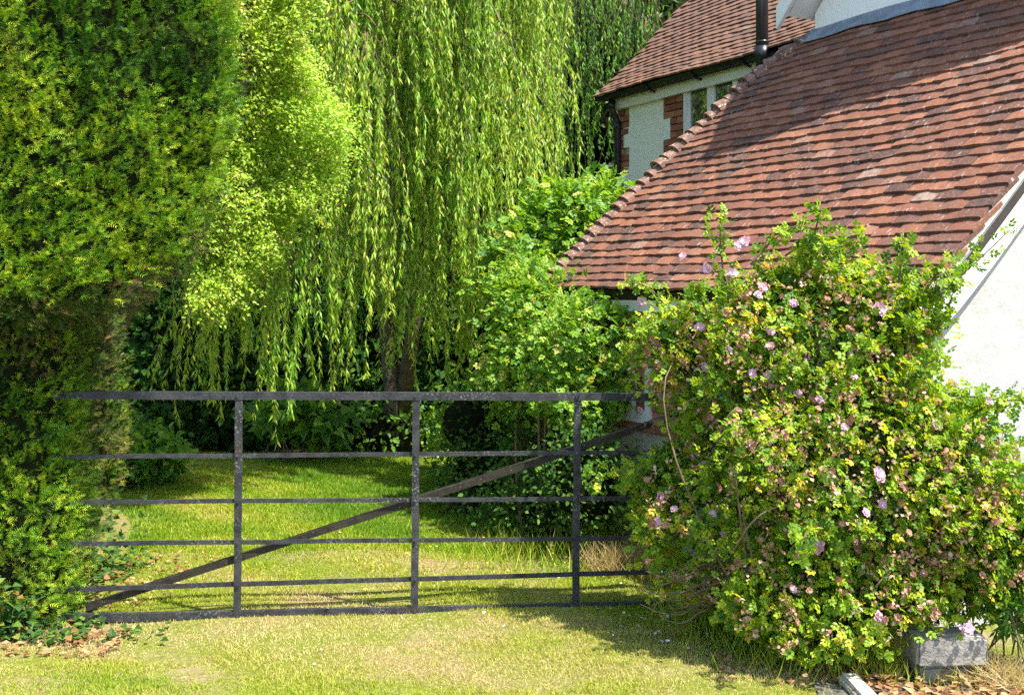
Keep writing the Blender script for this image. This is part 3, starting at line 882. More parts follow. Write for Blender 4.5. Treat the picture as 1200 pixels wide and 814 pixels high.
def blob_mesh(S, k, nz, seed, name, parent, mat, amp=.05, sub=4, zmin=None):
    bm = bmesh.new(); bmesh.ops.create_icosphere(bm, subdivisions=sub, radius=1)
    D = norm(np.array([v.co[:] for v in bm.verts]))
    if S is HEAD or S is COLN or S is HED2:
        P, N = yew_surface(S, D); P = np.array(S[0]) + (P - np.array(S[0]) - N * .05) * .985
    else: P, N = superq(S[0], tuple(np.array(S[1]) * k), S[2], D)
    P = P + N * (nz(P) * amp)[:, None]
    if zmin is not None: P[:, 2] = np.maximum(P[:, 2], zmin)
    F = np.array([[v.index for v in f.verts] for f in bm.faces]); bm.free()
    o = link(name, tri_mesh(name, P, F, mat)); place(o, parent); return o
for i, (S, n) in enumerate(dens): blob_mesh(S, .86, ynoise, 1, 'dark_filler_core', yew, M['core'], .012, 6, .0)  # solid cores added inside the yew to stop light passing through
yt = Tubes()
yt.tube([(-3.05, 6.35, 0), (-3.0, 6.4, .8), (-2.95, 6.35, 1.5), (-2.85, 6.2, 2.2)], .09, .05, 9)
yt.tube([(-3.15, 7.0, 0), (-3.1, 6.9, .9), (-3.0, 6.7, 1.7), (-2.9, 6.5, 2.3)], .06, .03, 8)
yt.build('trunk', M['bark'], yew)

# ---------------------------------------------------------------- bushes and trees
def clump_cloud(centers, per, rad, flat=.8):
    c = np.repeat(centers, per, axis=0)
    return c + rng.normal(size=c.shape) * rad * np.array([1, 1, flat])
def shell_centers(lobes, n):
    """clump centres on and a little inside the surface of (centre, radii) lobes, away from the others' insides"""
    out = []; A = np.array([l[1][0] * l[1][2] for l in lobes]); A = A / A.sum()
    for (c, r), a in zip(lobes, A):
        k = max(4, int(n * a)); D = rdir(k)
        out.append(np.array(c) + D * np.array(r) * (rng.uniform(.55, 1.0, (k, 1)) ** .6))
    P = np.concatenate(out)
    return P
def leafy(parent, lobes, n_cl, per, rad, Tm, size, mat, up=.5, face=(.2, -.4, .65), rbase=.45, rvar=.2, zmin=.03, name='foliage', flat=.7, wid=None, ret=False):
    C = shell_centers(lobes, n_cl); C = C[C[:, 2] > zmin]
    P = clump_cloud(C, per, rad, flat); cen = np.repeat(C, per, axis=0)
    rc = np.repeat(rng.normal(size=len(C)) * rvar * .7, per)
    k = P[:, 2] > zmin; P = P[k]; cen = cen[k]; rc = rc[k]
    ctr = np.mean([l[0] for l in lobes], axis=0)
    outw = norm(P - ctr)
    d = norm(outw * .5 + rdir(len(P)) * .8 + (P - cen) * 3 + np.array([0, 0, -.1]))
    n = norm(np.array(face) + outw * up + rdir(len(P)) * .55)
    r = np.clip(rbase + rc + rng.normal(size=len(P)) * rvar, 0, 1)
    L = Leaves(); L.add(Tm, P, d, n, rng.uniform(size * .7, size * 1.25, len(P)), r, wid)
    o = L.build(name, mat, parent, 'stuff')
    if ret: return o, P, C
    return o
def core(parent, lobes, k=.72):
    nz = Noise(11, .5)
    for c, r in lobes: blob_mesh((c, r, 2.2), k, nz, 1, 'dark_filler_core', parent, M['core'], .08, 3, .0)  # added solid fillers that close the leaf gaps to light
def stems(parent, base, C, n, r0, spread=.15, mat='twig', name='stems', bend=.25):
    t = Tubes(); idx = rng.choice(len(C), min(n, len(C)), replace=False)
    for i in idx:
        b = np.array(base) + np.array([rng.normal() * spread, rng.normal() * spread, 0]); b[2] = 0
        e = C[i]; m = (b + e) / 2 + np.array([rng.normal() * bend * .5, rng.normal() * bend * .5, bend * .6])
        u = np.linspace(0, 1, 7)[:, None]
        t.tube((1 - u) ** 2 * b + 2 * u * (1 - u) * m + u ** 2 * e, r0, r0 * .35, 5, random.random())
    return t.build(name, M[mat], parent)

# weeping willow
wil = empty('willow_tree', (-1.3, 12.0, 0), 'large weeping willow trailing long leafy strands over the far lawn', 'willow')
tk = Tubes()
tk.tube([at(462, 538, 12.0), at(462, 470, 12.0), at(455, 400, 12.05), at(448, 300, 12.1), at(470, 180, 12.2), at(440, 20, 12.3), at(440, -150, 12.3)], [.13, .10, .09, .085, .08, .08, .06], sides=12)
tk.tube([at(468, 500, 12.0), at(488, 360, 11.9), at(496, 250, 11.8), at(490, 150, 11.7), at(520, 0, 11.4), at(560, -140, 11.1)], [.09, .075, .07, .065, .06, .05], sides=10)
tk.build('trunk', M['bark'], wil)
br = Tubes(); apex = at(465, -130, 12.2)
limbs = []
for k in range(26):
    a = rng.uniform(0, 2 * math.pi) if k > 14 else rng.uniform(math.pi * 1.0, math.pi * 2.0)
    R = rng.uniform(1.2, 3.4); e = apex + np.array([math.cos(a) * R, math.sin(a) * R * .9, -rng.uniform(-.8, .7)])
    m = (apex + e) / 2 + np.array([0, 0, .8])
    u = np.linspace(0, 1, 10)[:, None]; C = (1 - u) ** 2 * (apex - np.array([0, 0, .6])) + 2 * u * (1 - u) * m + u ** 2 * e
    br.tube(C, .055, .012, 6); limbs.append(C)
def strand_leaves(L, S, top, length, n_sub, sway, rr, leaf=.078, step=.0165, spread=.055, outd=None):
    """one tassel: a bundle of hanging shoots clothed with narrow leaves"""
    for j in range(n_sub):
        o0 = rng.normal(size=3) * np.array([spread, spread, .05])
        ln = length * (.35 + .7 * rng.random() ** .7); n = max(6, int(ln / .26))
        u = np.linspace(0, 1, n)
        drift = np.cumsum(rng.normal(size=(n, 2)) * .022, axis=0)
        pts = np.array(top) + o0 * (.25 + 1.5 * np.sin(u * 2.2)[:, None]) + np.stack([drift[:, 0] + sway[0] * u, drift[:, 1] + sway[1] * u, -ln * u], 1)
        if outd is not None: pts[:, :2] -= outd[:2] * (.30 * (1 - u[:, None]) ** 3)
        S.tube(pts, .0045, .0018, 3, .8)
        k = int(ln / step); s = rng.random(k) ** .9 * (n - 1); i = np.minimum(s.astype(int), n - 2); f = (s - i)[:, None]
        P = pts[i] * (1 - f) + pts[i + 1] * f
        az = rng.uniform(0, 2 * math.pi, k)
        side = np.stack([np.cos(az), np.sin(az), np.zeros(k)], 1)
        d = norm(side * rng.uniform(.25, .85, (k, 1)) + np.array([0, 0, -1.0]))
        nn = norm(side * .6 + rdir(k) * .7 + np.array([0, -.2, .3]))
        L.add(T_WILLOW, P, d, nn, rng.uniform(leaf * .65, leaf * 1.2, k), np.clip(rr + rng.normal(size=k) * .17 + .12 * (s / n), 0, 1), 1.15)
WL = Leaves(); WS = Tubes()
# tassels picked out in the photograph: column, lowest row, depth, fullness
front = [(255, 470, 9.6, 7), (268, 440, 9.8, 6), (310, 455, 9.7, 8), (338, 470, 10.0, 6), (352, 485, 10.2, 6), (385, 480, 10.2, 8), (400, 440, 10.5, 7),
         (430, 420, 10.8, 6), (372, 400, 10.0, 6), (505, 270, 10.2, 9), (515, 250, 10.0, 9), (530, 330, 10.2, 8), (545, 440, 10.2, 9), (528, 455, 10.3, 7),
         (560, 400, 10.4, 6), (445, 200, 10.4, 7), (420, 160, 10.3, 7), (470, 120, 10.2, 7), (590, 180, 10.6, 8), (620, 120, 10.5, 9), (636, 140, 10.8, 8),
         (500, 450, 10.9, 6), (395, 250, 10.2, 6), (365, 160, 10.2, 6), (570, 260, 10.9, 6), (480, 410, 11.0, 6), (450, 470, 11.2, 5)]
front += [(575, 330, 10.5, 7), (590, 290, 10.7, 7), (520, 400, 10.6, 7), (600, 220, 10.8, 7), (235, 430, 9.3, 7), (248, 400, 9.2, 6), (285, 445, 9.3, 6), (325, 430, 9.5, 6)]
front = front + [(a + rng.normal() * 16, b - abs(rng.normal()) * 70, c + rng.uniform(-.1, .5), d) for a, b, c, d in front]
KC = np.array([250., 318, 388, 440, 508, 546, 600, 636])
for px, py, Y, ns in front:
    px = px + .45 * (KC[np.argmin(abs(KC - px))] - px)
    e = at(px, py, Y); ztop = rng.uniform(4.9, 5.9); ln = ztop - e[2]
    sw = (rng.normal() * .22, rng.normal() * .15); tp_ = np.array([e[0] - sw[0], Y - sw[1], ztop])
    strand_leaves(WL, WS, tp_, ln, ns, sw, .68 + rng.normal() * .08, outd=norm(tp_ - apex))
for k in range(95):
    px = rng.uniform(215, 790); Y = rng.uniform(10.9, 14.2) if px < 630 else rng.uniform(14.6, 15.6)
    bot = rng.uniform(330, 470) if px < 560 else rng.uniform(240, 420)
    if rng.random() < .35: bot = rng.uniform(60, 250)
    e = at(px, bot, Y); ztop = rng.uniform(5.0, 6.4)
    sw = (rng.normal() * .25, rng.normal() * .2)
    strand_leaves(WL, WS, np.array([e[0] - sw[0], Y, ztop]), ztop - e[2], int(rng.integers(4, 8)), sw, .24 + rng.normal() * .1, step=.028)
mid = [(385, 20, 300), (420, 60, 330), (455, 10, 300), (480, 90, 420), (510, 130, 300), (530, 20, 270), (545, 110, 380), (575, 30, 260), (600, 60, 300), (625, 10, 210), (650, 50, 240), (330, 240, 470), (300, 250, 455), (265, 290, 480), (240, 300, 470),
       (360, 230, 450), (400, 240, 470), (430, 200, 440), (470, 220, 430), (525, 240, 445), (550, 250, 440), (500, 170, 380), (590, 120, 330), (610, 100, 290), (640, 20, 200), (415, 120, 360), (440, 30, 240)]
mid = [(p + .5 * (KC[np.argmin(abs(KC - p))] - p), a, b) for p, a, b in mid]
for px, p0, p1 in mid:      # tassels that spring from branches inside the picture
    Y = rng.uniform(9.7, 10.9) if px < 620 else rng.uniform(11, 12.5); a = at(px, p0, Y); z1 = at(px, p1, Y)[2]
    b0 = a + np.array([rng.normal() * .25, rng.uniform(.6, 1.3), rng.uniform(.1, .5)]); u = np.linspace(0, 1, 8)[:, None]
    WS.tube((1 - u) ** 2 * b0 + 2 * u * (1 - u) * ((a + b0) / 2 + np.array([0, 0, .3])) + u ** 2 * a, .012, .006, 5)
    strand_leaves(WL, WS, a, a[2] - z1, 9, (rng.normal() * .15, -.1), .72 + rng.normal() * .07, spread=.085, outd=norm(a - b0))
for k in range(60):    # crown above the frame
    a = rng.uniform(0, 2 * math.pi); R = rng.uniform(.4, 3.3); c = apex + np.array([math.cos(a) * R, math.sin(a) * R, rng.uniform(.2, 1.3) - R * .15])
    strand_leaves(WL, WS, c, rng.uniform(.9, 1.8), 5, (0, 0), .5, step=.04, spread=.16)
WL.build('foliage', M['willow'], wil, 'stuff'); WS.build('shoots', M['twig'], wil); br.build('branches', M['bark'], wil)

# pale leafy tree in front of the willow, left
def lobe(px, py, rx, ry, Y, dz=None):
    c = at(px, py, Y); return (tuple(c), (rx / FPX * Y, dz or (rx / FPX * Y * .8), ry / FPX * Y))
def bush(name, label, cat, lobes, n_cl, per, rad, Tm, size, mat, base=None, nst=20, r0=.012, corek=.7, **kw):
    b = base if base is not None else (lobes[0][0][0], lobes[0][0][1], 0)
    e = empty(name, (b[0], b[1], 0), label, cat)
    o, P, C = leafy(e, lobes, n_cl, per, rad, Tm, size, M[mat], ret=True, **kw)
    if corek: core(e, lobes, corek)
    if nst: stems(e, b, C, nst, r0)
    return e, P, C
e = empty('leafy_tree', (-3.5, 9.3, 0), 'pale yellow-green leafy tree between the yew and the willow', 'tree')
def pale_tree():
    n = 5200; L = Leaves(); S_ = Tubes(); nz = Noise(41, .55); nzb = Noise(42, .2)
    py = rng.uniform(-110, 350, n); edge = np.interp(py, [-110, 0, 60, 140, 180, 230, 290, 350], [430, 385, 375, 425, 420, 385, 335, 285]) - 26
    px = 215 + (edge - 215) * rng.random(n) ** .85
    Y = 8.75 + rng.random(n) ** 1.6 * .95 + .18 * np.sin((px - 215) / 60.0)
    B = np.stack([(px - 600) / FPX * Y, Y, EYE + (HOR - py) / FPX * Y], 1)
    h = nz(B) + .6 * nzb(B); B[:, 1] -= h * .16
    ok = h > -1.25; B, h = B[ok], h[ok]; n = len(B)
    ax = norm(np.array([.62, -.32, -.22]) + rdir(n) * .5); ln = rng.uniform(.12, .32, n)
    tone = .48 + .10 * h + rng.normal(size=n) * .10; cs = []
    for q in range(n):
        k = 13; u = rng.random(k)[:, None]; P = B[q] + ax[q] * ln[q] * u + np.array([0, 0, -.10]) * (u * ln[q] / .3) ** 2 + rng.normal(size=(k, 3)) * .020
        cs.append(P)
        if q % 4 == 0:
            v = np.linspace(0, 1, 4)[:, None]; S_.tube(B[q] + ax[q] * ln[q] * v + np.array([0, 0, -.10]) * (v * ln[q] / .3) ** 2, .003, .0015, 3)
    P = np.concatenate(cs); A = np.repeat(ax, 13, axis=0); m = len(P)
    L.add(T_SIMPLE, P, norm(A * .6 + rdir(m) * .8), norm(np.array([.35, -.5, .7]) + rdir(m) * .6), rng.uniform(.026, .046, m), np.clip(np.repeat(tone, 13) + rng.normal(size=m) * .16, 0, 1), .9)
    L.build('foliage', M['lime'], e, 'stuff'); S_.build('twigs', M['twig'], e, 'stuff')
    return B
C = pale_tree()
tk = Tubes(); tk.tube([(-3.5, 9.3, 0), (-3.3, 9.25, 1.2), (-2.75, 9.0, 2.2), (-2.1, 8.8, 3.2), (-2.0, 8.8, 4.3)], .09, .04, 9)
for i in rng.choice(len(C), 40, replace=False):
    b = np.array([-2.4, 8.95, rng.uniform(1.8, 3.6)]); u = np.linspace(0, 1, 6)[:, None]; tk.tube(b * (1 - u) + C[i] * u + np.array([0, 0, .12]) * np.sin(u * math.pi), .011, .004, 5)
tk.build('trunk', M['bark'], e)

# dark understorey behind the lawn
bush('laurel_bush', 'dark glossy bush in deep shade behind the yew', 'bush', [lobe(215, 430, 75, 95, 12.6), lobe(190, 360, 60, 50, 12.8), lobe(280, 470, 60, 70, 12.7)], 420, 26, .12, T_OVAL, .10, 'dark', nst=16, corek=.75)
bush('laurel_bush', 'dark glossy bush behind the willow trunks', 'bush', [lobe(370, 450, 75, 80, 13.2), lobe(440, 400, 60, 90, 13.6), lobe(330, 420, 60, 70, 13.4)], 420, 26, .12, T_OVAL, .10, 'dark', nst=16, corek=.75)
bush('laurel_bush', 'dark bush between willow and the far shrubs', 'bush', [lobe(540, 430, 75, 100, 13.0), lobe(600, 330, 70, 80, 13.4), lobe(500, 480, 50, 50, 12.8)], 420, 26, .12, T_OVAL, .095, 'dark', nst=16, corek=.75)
bush('low_bush', 'low leafy bush hanging over the lawn beside the willow foot', 'bush', [lobe(345, 480, 40, 22, 11.6, .4), lobe(385, 490, 30, 18, 11.7, .4)], 60, 24, .09, T_IVY, .11, 'elder', nst=8, corek=.5, rbase=.25)
bush('low_bush', 'small ivy-like bush at the foot of the willow', 'bush', [lobe(470, 505, 40, 30, 12.2, .5), lobe(420, 505, 40, 24, 12.4, .4)], 90, 24, .09, T_OVAL, .07, 'elder', nst=8, corek=.6, rbase=.3)
bush('round_bush', 'low green bush at the foot of the yew on the lawn edge', 'bush', [lobe(155, 540, 42, 38, 10.0), lobe(185, 535, 22, 24, 9.9), lobe(135, 510, 25, 30, 10.3)], 150, 26, .07, T_OVAL, .075, 'elder', nst=14, corek=.7, rbase=.35)

# shrubs along the cottage side
sh1 = [lobe(660, 275, 50, 50, 10.0), lobe(695, 240, 32, 30, 10.2), lobe(625, 300, 38, 38, 9.8)]
bush('elder_shrub', 'bright green shrub reaching above the low roof corner', 'shrub', sh1, 270, 14, .085, T_ELDER, .095, 'elder', nst=14, r0=.014, corek=.45, rbase=.55)
sh2 = [lobe(645, 385, 65, 65, 8.6), lobe(690, 400, 60, 55, 8.0), lobe(612, 350, 40, 45, 8.9), lobe(680, 460, 55, 35, 7.9), lobe(610, 440, 40, 40, 8.5)]
e, P, C = bush('climbing_shrub', 'sunlit climbing shrub against the cottage side wall', 'shrub', sh2, 520, 13, .075, T_ROSE, .074, 'elder', base=(.28, 8.1, 0), nst=30, r0=.014, corek=.3, rbase=.55)
sh3 = [lobe(570, 560, 60, 50, 8.9), lobe(630, 590, 60, 50, 8.1), lobe(560, 490, 40, 40, 9.4), lobe(690, 560, 50, 60, 7.5), lobe(640, 520, 50, 40, 8.4)]
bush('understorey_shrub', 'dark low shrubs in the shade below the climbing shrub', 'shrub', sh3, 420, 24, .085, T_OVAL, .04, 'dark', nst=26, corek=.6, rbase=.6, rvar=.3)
sh4 = [lobe(540, 510, 30, 32, 10.2, .4), lobe(575, 470, 36, 28, 9.9, .4)]
bush('low_bush', 'small light bush left of the climbing shrub', 'bush', sh4, 70, 22, .08, T_OVAL, .06, 'elder', nst=8, corek=.5, rbase=.45)

# trees far behind
bgt = [(-7.5, 15.5, 3.2, 'dark round tree far left behind the yew'), (-4.6, 16.5, 4.0, 'dark broad tree behind the pale leafy tree'), (-1.6, 17.2, 4.4, 'dark broad tree straight behind the willow'),
       (1.4, 17.5, 4.2, 'dark broad tree behind the willow beside the cottage'), (4.2, 19.5, 4.4, 'dark tree behind the cottage roof')]
for x, y, h, lab in bgt:
    lb = [((x, y, h * .55), (2.1, 1.4, h * .62)), ((x - .6, y - .3, h * 1.25), (1.9, 1.4, h * .6)), ((x + .7, y + .2, h * 1.1), (1.6, 1.3, h * .6))]
    e, P, C = bush('background_tree', lab, 'tree', lb, 620, 20, .2, T_SIMPLE, .14, 'mid', base=(x, y, 0), nst=0, corek=.86, rbase=.4)
    tk = Tubes(); tk.tube([(x, y, 0), (x + .1, y, h * .6), (x, y, h * 1.3)], .22, .08, 9); tk.build('trunk', M['bark'], e)

# ---------------------------------------------------------------- rose bush
rose = empty('rose_bush', (1.5, 5.35, 0), 'sprawling pink rose bush full of spent blooms before the cottage wall', 'rose bush')
rl = [lobe(960, 420, 130, 120, 5.55, .35), lobe(855, 440, 90, 105, 5.8, .3), lobe(925, 340, 65, 40, 5.65, .2), lobe(1010, 560, 175, 140, 5.3, .4), lobe(850, 600, 80, 100, 5.68, .28),
      lobe(970, 690, 130, 75, 5.2, .32), lobe(1110, 585, 75, 85, 5.2, .25), lobe(1150, 630, 60, 70, 5.12, .22), lobe(1035, 385, 45, 70, 5.5, .22), lobe(795, 400, 42, 50, 5.98, .2),
      lobe(1070, 480, 45, 60, 5.3, .22), lobe(905, 720, 55, 45, 5.2, .22), lobe(1090, 690, 80, 45, 5.25, .18), lobe(790, 560, 35, 60, 5.88, .16)]
C = shell_centers(rl, 2700); C = C[C[:, 2] > .10]
def rose_keep(Q):
    px = Q[:, 0] / Q[:, 1] * FPX + 600; py = HOR - (Q[:, 2] - EYE) / Q[:, 1] * FPX
    return py < np.interp(px, [740, 840, 900, 940, 1000, 1060, 1090, 1160, 1200], [700, 725, 752, 772, 768, 758, 746, 742, 760])
C = C[rose_keep(C)]
rz = Noise(31, .33); hv = rz(C); C = C + norm(C - np.array([1.5, 5.75, .9])) * (hv * .055)[:, None]; C = C[(hv > -1.0) | (rng.random(len(C)) < .4)]
RL = Leaves(); per = 9
P = clump_cloud(C, per, .05, .8); cc = np.repeat(rng.normal(size=len(C)) * .17, per)
k = (P[:, 2] > .04) & rose_keep(P); P = P[k]; cc = cc[k]
rc_ = np.array([1.55, 5.6, .9])
outw = norm(P - rc_); dd = norm(outw * .5 + rdir(len(P)) * .8 + np.array([0, -.1, -.1])); nn = norm(np.array([.3, -.4, .65]) + outw * .3 + rdir(len(P)) * .5)
hz = np.clip((P[:, 2] - .3) / 1.5, 0, 1)
RL.add(T_ROSE, P, dd, nn, rng.uniform(.036, .060, len(P)), np.clip(.60 + cc + rng.normal(size=len(P)) * .13, 0, .985))
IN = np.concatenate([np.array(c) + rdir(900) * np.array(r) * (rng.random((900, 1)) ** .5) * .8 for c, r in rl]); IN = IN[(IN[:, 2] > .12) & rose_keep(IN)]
RL.add(T_SIMPLE, IN, rdir(len(IN)), norm(rdir(len(IN)) + np.array([0, -.3, .5])), rng.uniform(.03, .05, len(IN)), np.clip(.3 + rng.normal(size=len(IN)) * .15, 0, .9))  # inner leaves toned darker, putting the bush's inner shade into their colour
# sprays that stand clear of the mass
RS = Tubes()
sprays = [((1010, 420, 5.5), (1090, 360, 5.35), (1185, 268, 5.25)), ((1040, 400, 5.5), (1100, 330, 5.4), (1150, 300, 5.35)), ((1060, 440, 5.4), (1110, 380, 5.35), (1120, 330, 5.3)),
          ((850, 330, 5.6), (842, 290, 5.55), (845, 250, 5.5)), ((1080, 520, 5.1), (1130, 470, 5.05), (1195, 520, 5.0)), ((1060, 500, 5.2), (1120, 450, 5.15), (1165, 470, 5.1)),
          ((920, 300, 5.6), (960, 270, 5.55), (1000, 285, 5.5)), ((880, 310, 5.6), (905, 275, 5.6), (940, 262, 5.55)), ((980, 310, 5.6), (1030, 300, 5.5), (1080, 330, 5.45)),
          ((1120, 560, 4.95), (1170, 540, 4.95), (1205, 560, 4.95)), ((800, 620, 5.6), (765, 650, 5.6), (752, 610, 5.6)), ((770, 420, 5.9), (745, 400, 5.9), (735, 430, 5.9))]
for k in range(85):     # arching shoots round the whole outline
    c = C[rng.integers(len(C))]; o_ = norm((c - np.array([1.5, 5.7, .8])) * np.array([1, .6, 1])); o_ = norm(o_ + np.array([rng.normal() * .4, -.25 + rng.normal() * .2, .25]))
    L_ = rng.uniform(.15, .38); e_ = c + o_ * L_ + np.array([0, 0, -.06]); 
    pa, pb, pc = [((q[0] / q[1]) * FPX + 600, HOR - (q[2] - EYE) / q[1] * FPX, q[1]) for q in (c, c + o_ * L_ * .55 + np.array([0, 0, .05]), e_)]
    if 4.5 < e_[1] < 6 and pc[1] < 700: sprays.append((pa, pb, pc))
wp_ = []
for a, b, c in sprays:
    a, b, c = at(*a), at(*b), at(*c); u = np.linspace(0, 1, 14)[:, None]; Q = (1 - u) ** 2 * a + 2 * u * (1 - u) * b + u ** 2 * c
    RS.tube(Q, .006, .0025, 5); wp_.append(Q)
    pts = np.repeat(Q[3:], 4, axis=0) + rng.normal(size=(44, 3)) * .022
    RL.add(T_ROSE, pts, norm(rdir(44) + np.array([0, -.2, .1])), norm(rdir(44) * .7 + np.array([.1, -.5, .6])), rng.uniform(.04, .065, 44), np.clip(.5 + rng.normal(size=44) * .2, 0, .95))
for i in rng.choice(len(C), 130, replace=False):
    b = np.array([1.5 + rng.uniform(-.35, .3), 5.5 + rng.uniform(-.15, .2), 0]); e_ = C[i] + np.array([0, -.03, 0])
    m_ = (b + e_) / 2 + np.array([rng.normal() * .2, -.12 + rng.normal() * .12, .45]); u = np.linspace(0, 1, 9)[:, None]
    RS.tube((1 - u) ** 2 * b + 2 * u * (1 - u) * m_ + u ** 2 * e_, .006, .003, 5, random.random())
# bare twigs low on the gate side
for k in range(26):
    a = at(rng.uniform(830, 900), rng.uniform(640, 700), 5.4); c = at(rng.uniform(745, 840), rng.uniform(660, 725), 5.35); b = (a + c) / 2 + np.array([rng.normal() * .1, rng.normal() * .06, -.10 + rng.normal() * .08])
    u = np.linspace(0, 1, 9)[:, None]; RS.tube((1 - u) ** 2 * a + 2 * u * (1 - u) * b + u ** 2 * c + np.cumsum(rng.normal(size=(9, 3)) * .006, 0), .005, .002, 4)
for (pa, pb, pc) in (((860, 645, 5.1), (895, 570, 5.0), (960, 600, 5.05)), ((840, 520, 5.2), (855, 470, 5.15), (870, 480, 5.2))):
    a, b, c = at(*pa), at(*pb), at(*pc); u = np.linspace(0, 1, 12)[:, None]; RS.tube((1 - u) ** 2 * a + 2 * u * (1 - u) * b + u ** 2 * c, .005, .003, 5)
RL.build('foliage', M['rose'], rose, 'stuff'); RS.build('canes', M['twig'], rose)
# flowers
def flower_mesh(name, rad, n_rings, mat, droop, seed):
    r = np.random.default_rng(seed); L = Leaves()
    for k in range(n_rings):
        m = 7 - k; R = rad * (1 - .28 * k); a = np.arange(m) * 2 * math.pi / m + k * .5 + r.normal(size=m) * .12
        lift = .15 + .42 * k - droop
        d = np.stack([np.cos(a), np.sin(a), np.full(m, lift)], 1); n = np.stack([-np.cos(a) * lift, -np.sin(a) * lift, np.ones(m)], 1)
        L.add(T_OVAL, d * rad * .05, d, n, np.full(m, R) * r.uniform(.85, 1.1, m), np.clip(.2 + .28 * k + r.normal(size=m) * .15, 0, 1), 1.5)
    return tri_mesh(name, np.concatenate(L.V), np.concatenate(L.F), mat, np.concatenate(L.R))
FL = [flower_mesh('flower', .029, 4, M['petal'], 0, i) for i in range(3)]
WD = [flower_mesh('spent_flower', .022, 2, M['withered'], .25 - .2 * i, 20 + i) for i in range(4)]
proj = np.stack([P[:, 0] / P[:, 1] * FPX + 600, HOR - (P[:, 2] - EYE) / P[:, 1] * FPX], 1)
def surf(px, py, rad=14):
    q = np.abs(proj - np.array([px, py])).max(1) < rad
    if not q.any(): return at(px, py, 5.5)
    Y = np.percentile(P[q, 1], 6) - .05
    return at(px, py, Y)
fl = [(873, 283, 1.2), (866, 288, 1), (858, 320, 1.1), (828, 314, 1.1), (856, 328, 1), (820, 383, 1), (752, 353, 1), (1031, 362, 1.4), (894, 337, 1), (888, 345, .8), (930, 355, .9), (903, 388, .9), (854, 410, .9),
      (902, 405, .9), (826, 430, 1), (901, 440, 1), (935, 461, .9), (882, 437, .9), (996, 415, .9), (1000, 440, .9), (1098, 498, 1.3), (1030, 555, 1.2), (1031, 560, 1), (1034, 590, .9), (824, 546, 1.1), (829, 556, 1), (773, 582, 1.2), (835, 602, 1), (836, 610, 1),
      (790, 596, .8), (770, 610, .9), (959, 640, 1.4), (1029, 724, 1.3), (1133, 737, 1.2), (848, 625, .8), (1190, 533, 1), (1198, 548, .9), (960, 468, .8), (750, 480, .8), (1160, 470, .7), (1015, 600, .8), (990, 500, .8), (800, 300, .8), (880, 520, .7), (930, 690, .7)]
def put(me, name, p, s, parent, face):
    o = link(name, me, parent); o.location = Vector(p) - parent.matrix_basis.translation
    o.rotation_euler = Vector(face).to_track_quat('Z', 'Y').to_euler(); o.rotation_euler.rotate_axis('Z', random.uniform(0, 6.28)); o.scale = (s, s, s); return o
for i, (px, py, s_) in enumerate(fl):
    put(FL[i % 3], 'flower', surf(px, py), s_ * .92, rose, (random.gauss(0, .35) + .1, -.8, random.uniform(.1, .7)))
sp_ = Leaves()
for i in rng.choice(len(C), 420, replace=False):
    c = C[i]; px, py = c[0] / c[1] * FPX + 600, HOR - (c[2] - EYE) / c[1] * FPX
    b = surf(px + rng.normal() * 6, py + rng.normal() * 6, 9); k = int(rng.integers(5, 12)); q = b + rng.normal(size=(k, 3)) * .017
    sp_.add(T_SIMPLE, q, rdir(k), norm(rdir(k) + np.array([0, -.6, .4])), rng.uniform(.014, .026, k), np.clip(rng.normal(.5, .3, k), 0, 1), 1.3)
sp_.build('withered_petals', M['withered'], rose, 'stuff')
# spent blooms in loose bunches
cand = rng.choice(len(C), 150, replace=False); n = 0
for i in cand:
    c = C[i]; px, py = c[0] / c[1] * FPX + 600, HOR - (c[2] - EYE) / c[1] * FPX
    b = surf(px, py, 10)
    for j in range(int(rng.integers(1, 4))):
        if n >= 290: break
        put(WD[n % 4], 'spent_flower', b + rng.normal(size=3) * np.array([.03, .02, .03]), rng.uniform(.6, 1.0), rose, (random.gauss(0, .6), -.7, random.gauss(.2, .6))); n += 1

# ---------------------------------------------------------------- plants by the block
def palm_leaf():
    v, f = [], []
    for k in range(5):
        a = (k - 2) * .62; L = 1 - .12 * abs(k - 2); c, s_ = math.cos(a), math.sin(a); b = len(v)
        for x, y in ((0, 0), (.5, .11), (1, 0), (.5, -.11)): v.append(((x * c - y * s_) * L, (x * s_ + y * c) * L, -.12 * x * x))
        f += [(b, b + 2, b + 1), (b, b + 3, b + 2)]
    return T(v, f)
T_PALM = palm_leaf()
gl = [lobe(1190, 640, 30, 70, 5.2, .12), lobe(1200, 705, 34, 40, 5.15, .1), lobe(1180, 600, 22, 40, 5.25, .12)]
bush('leafy_plant', 'deep green plant with fingered leaves beside the concrete block', 'plant', gl, 90, 9, .06, T_PALM, .075, 'elder', base=(2.32, 5.2, 0), nst=16, r0=.005, corek=0, rbase=.2)
def block(name, lab, x0, x1, y0, y1, z0, z1, mat, rz=0, bev=.012):
    bm = bmesh.new(); bmesh.ops.create_cube(bm, size=1)
    for v in bm.verts: v.co = (v.co.x * (x1 - x0), v.co.y * (y1 - y0), v.co.z * (z1 - z0))
    bmesh.ops.bevel(bm, geom=list(bm.edges), offset=bev, segments=2, affect='EDGES')
    bmesh.ops.subdivide_edges(bm, edges=list(bm.edges), cuts=2, use_grid_fill=True)
    for v in bm.verts: v.co += Vector(rng.normal(size=3) * .0022)
    me = bpy.data.meshes.new(name); bm.to_mesh(me); bm.free(); me.materials.append(mat)
    o = link(name, me); o.location = ((x0 + x1) / 2, (y0 + y1) / 2, (z0 + z1) / 2); o.rotation_euler = (0, .0, rz); return o
b1 = block('concrete_block', '', 1.765, 2.085, 4.97, 5.15, .072, .20, M['concrete'], .05)
tag(b1, 'pale concrete block with leaf shadows, the upper one under the rose', 'block', 'concrete blocks under the rose')
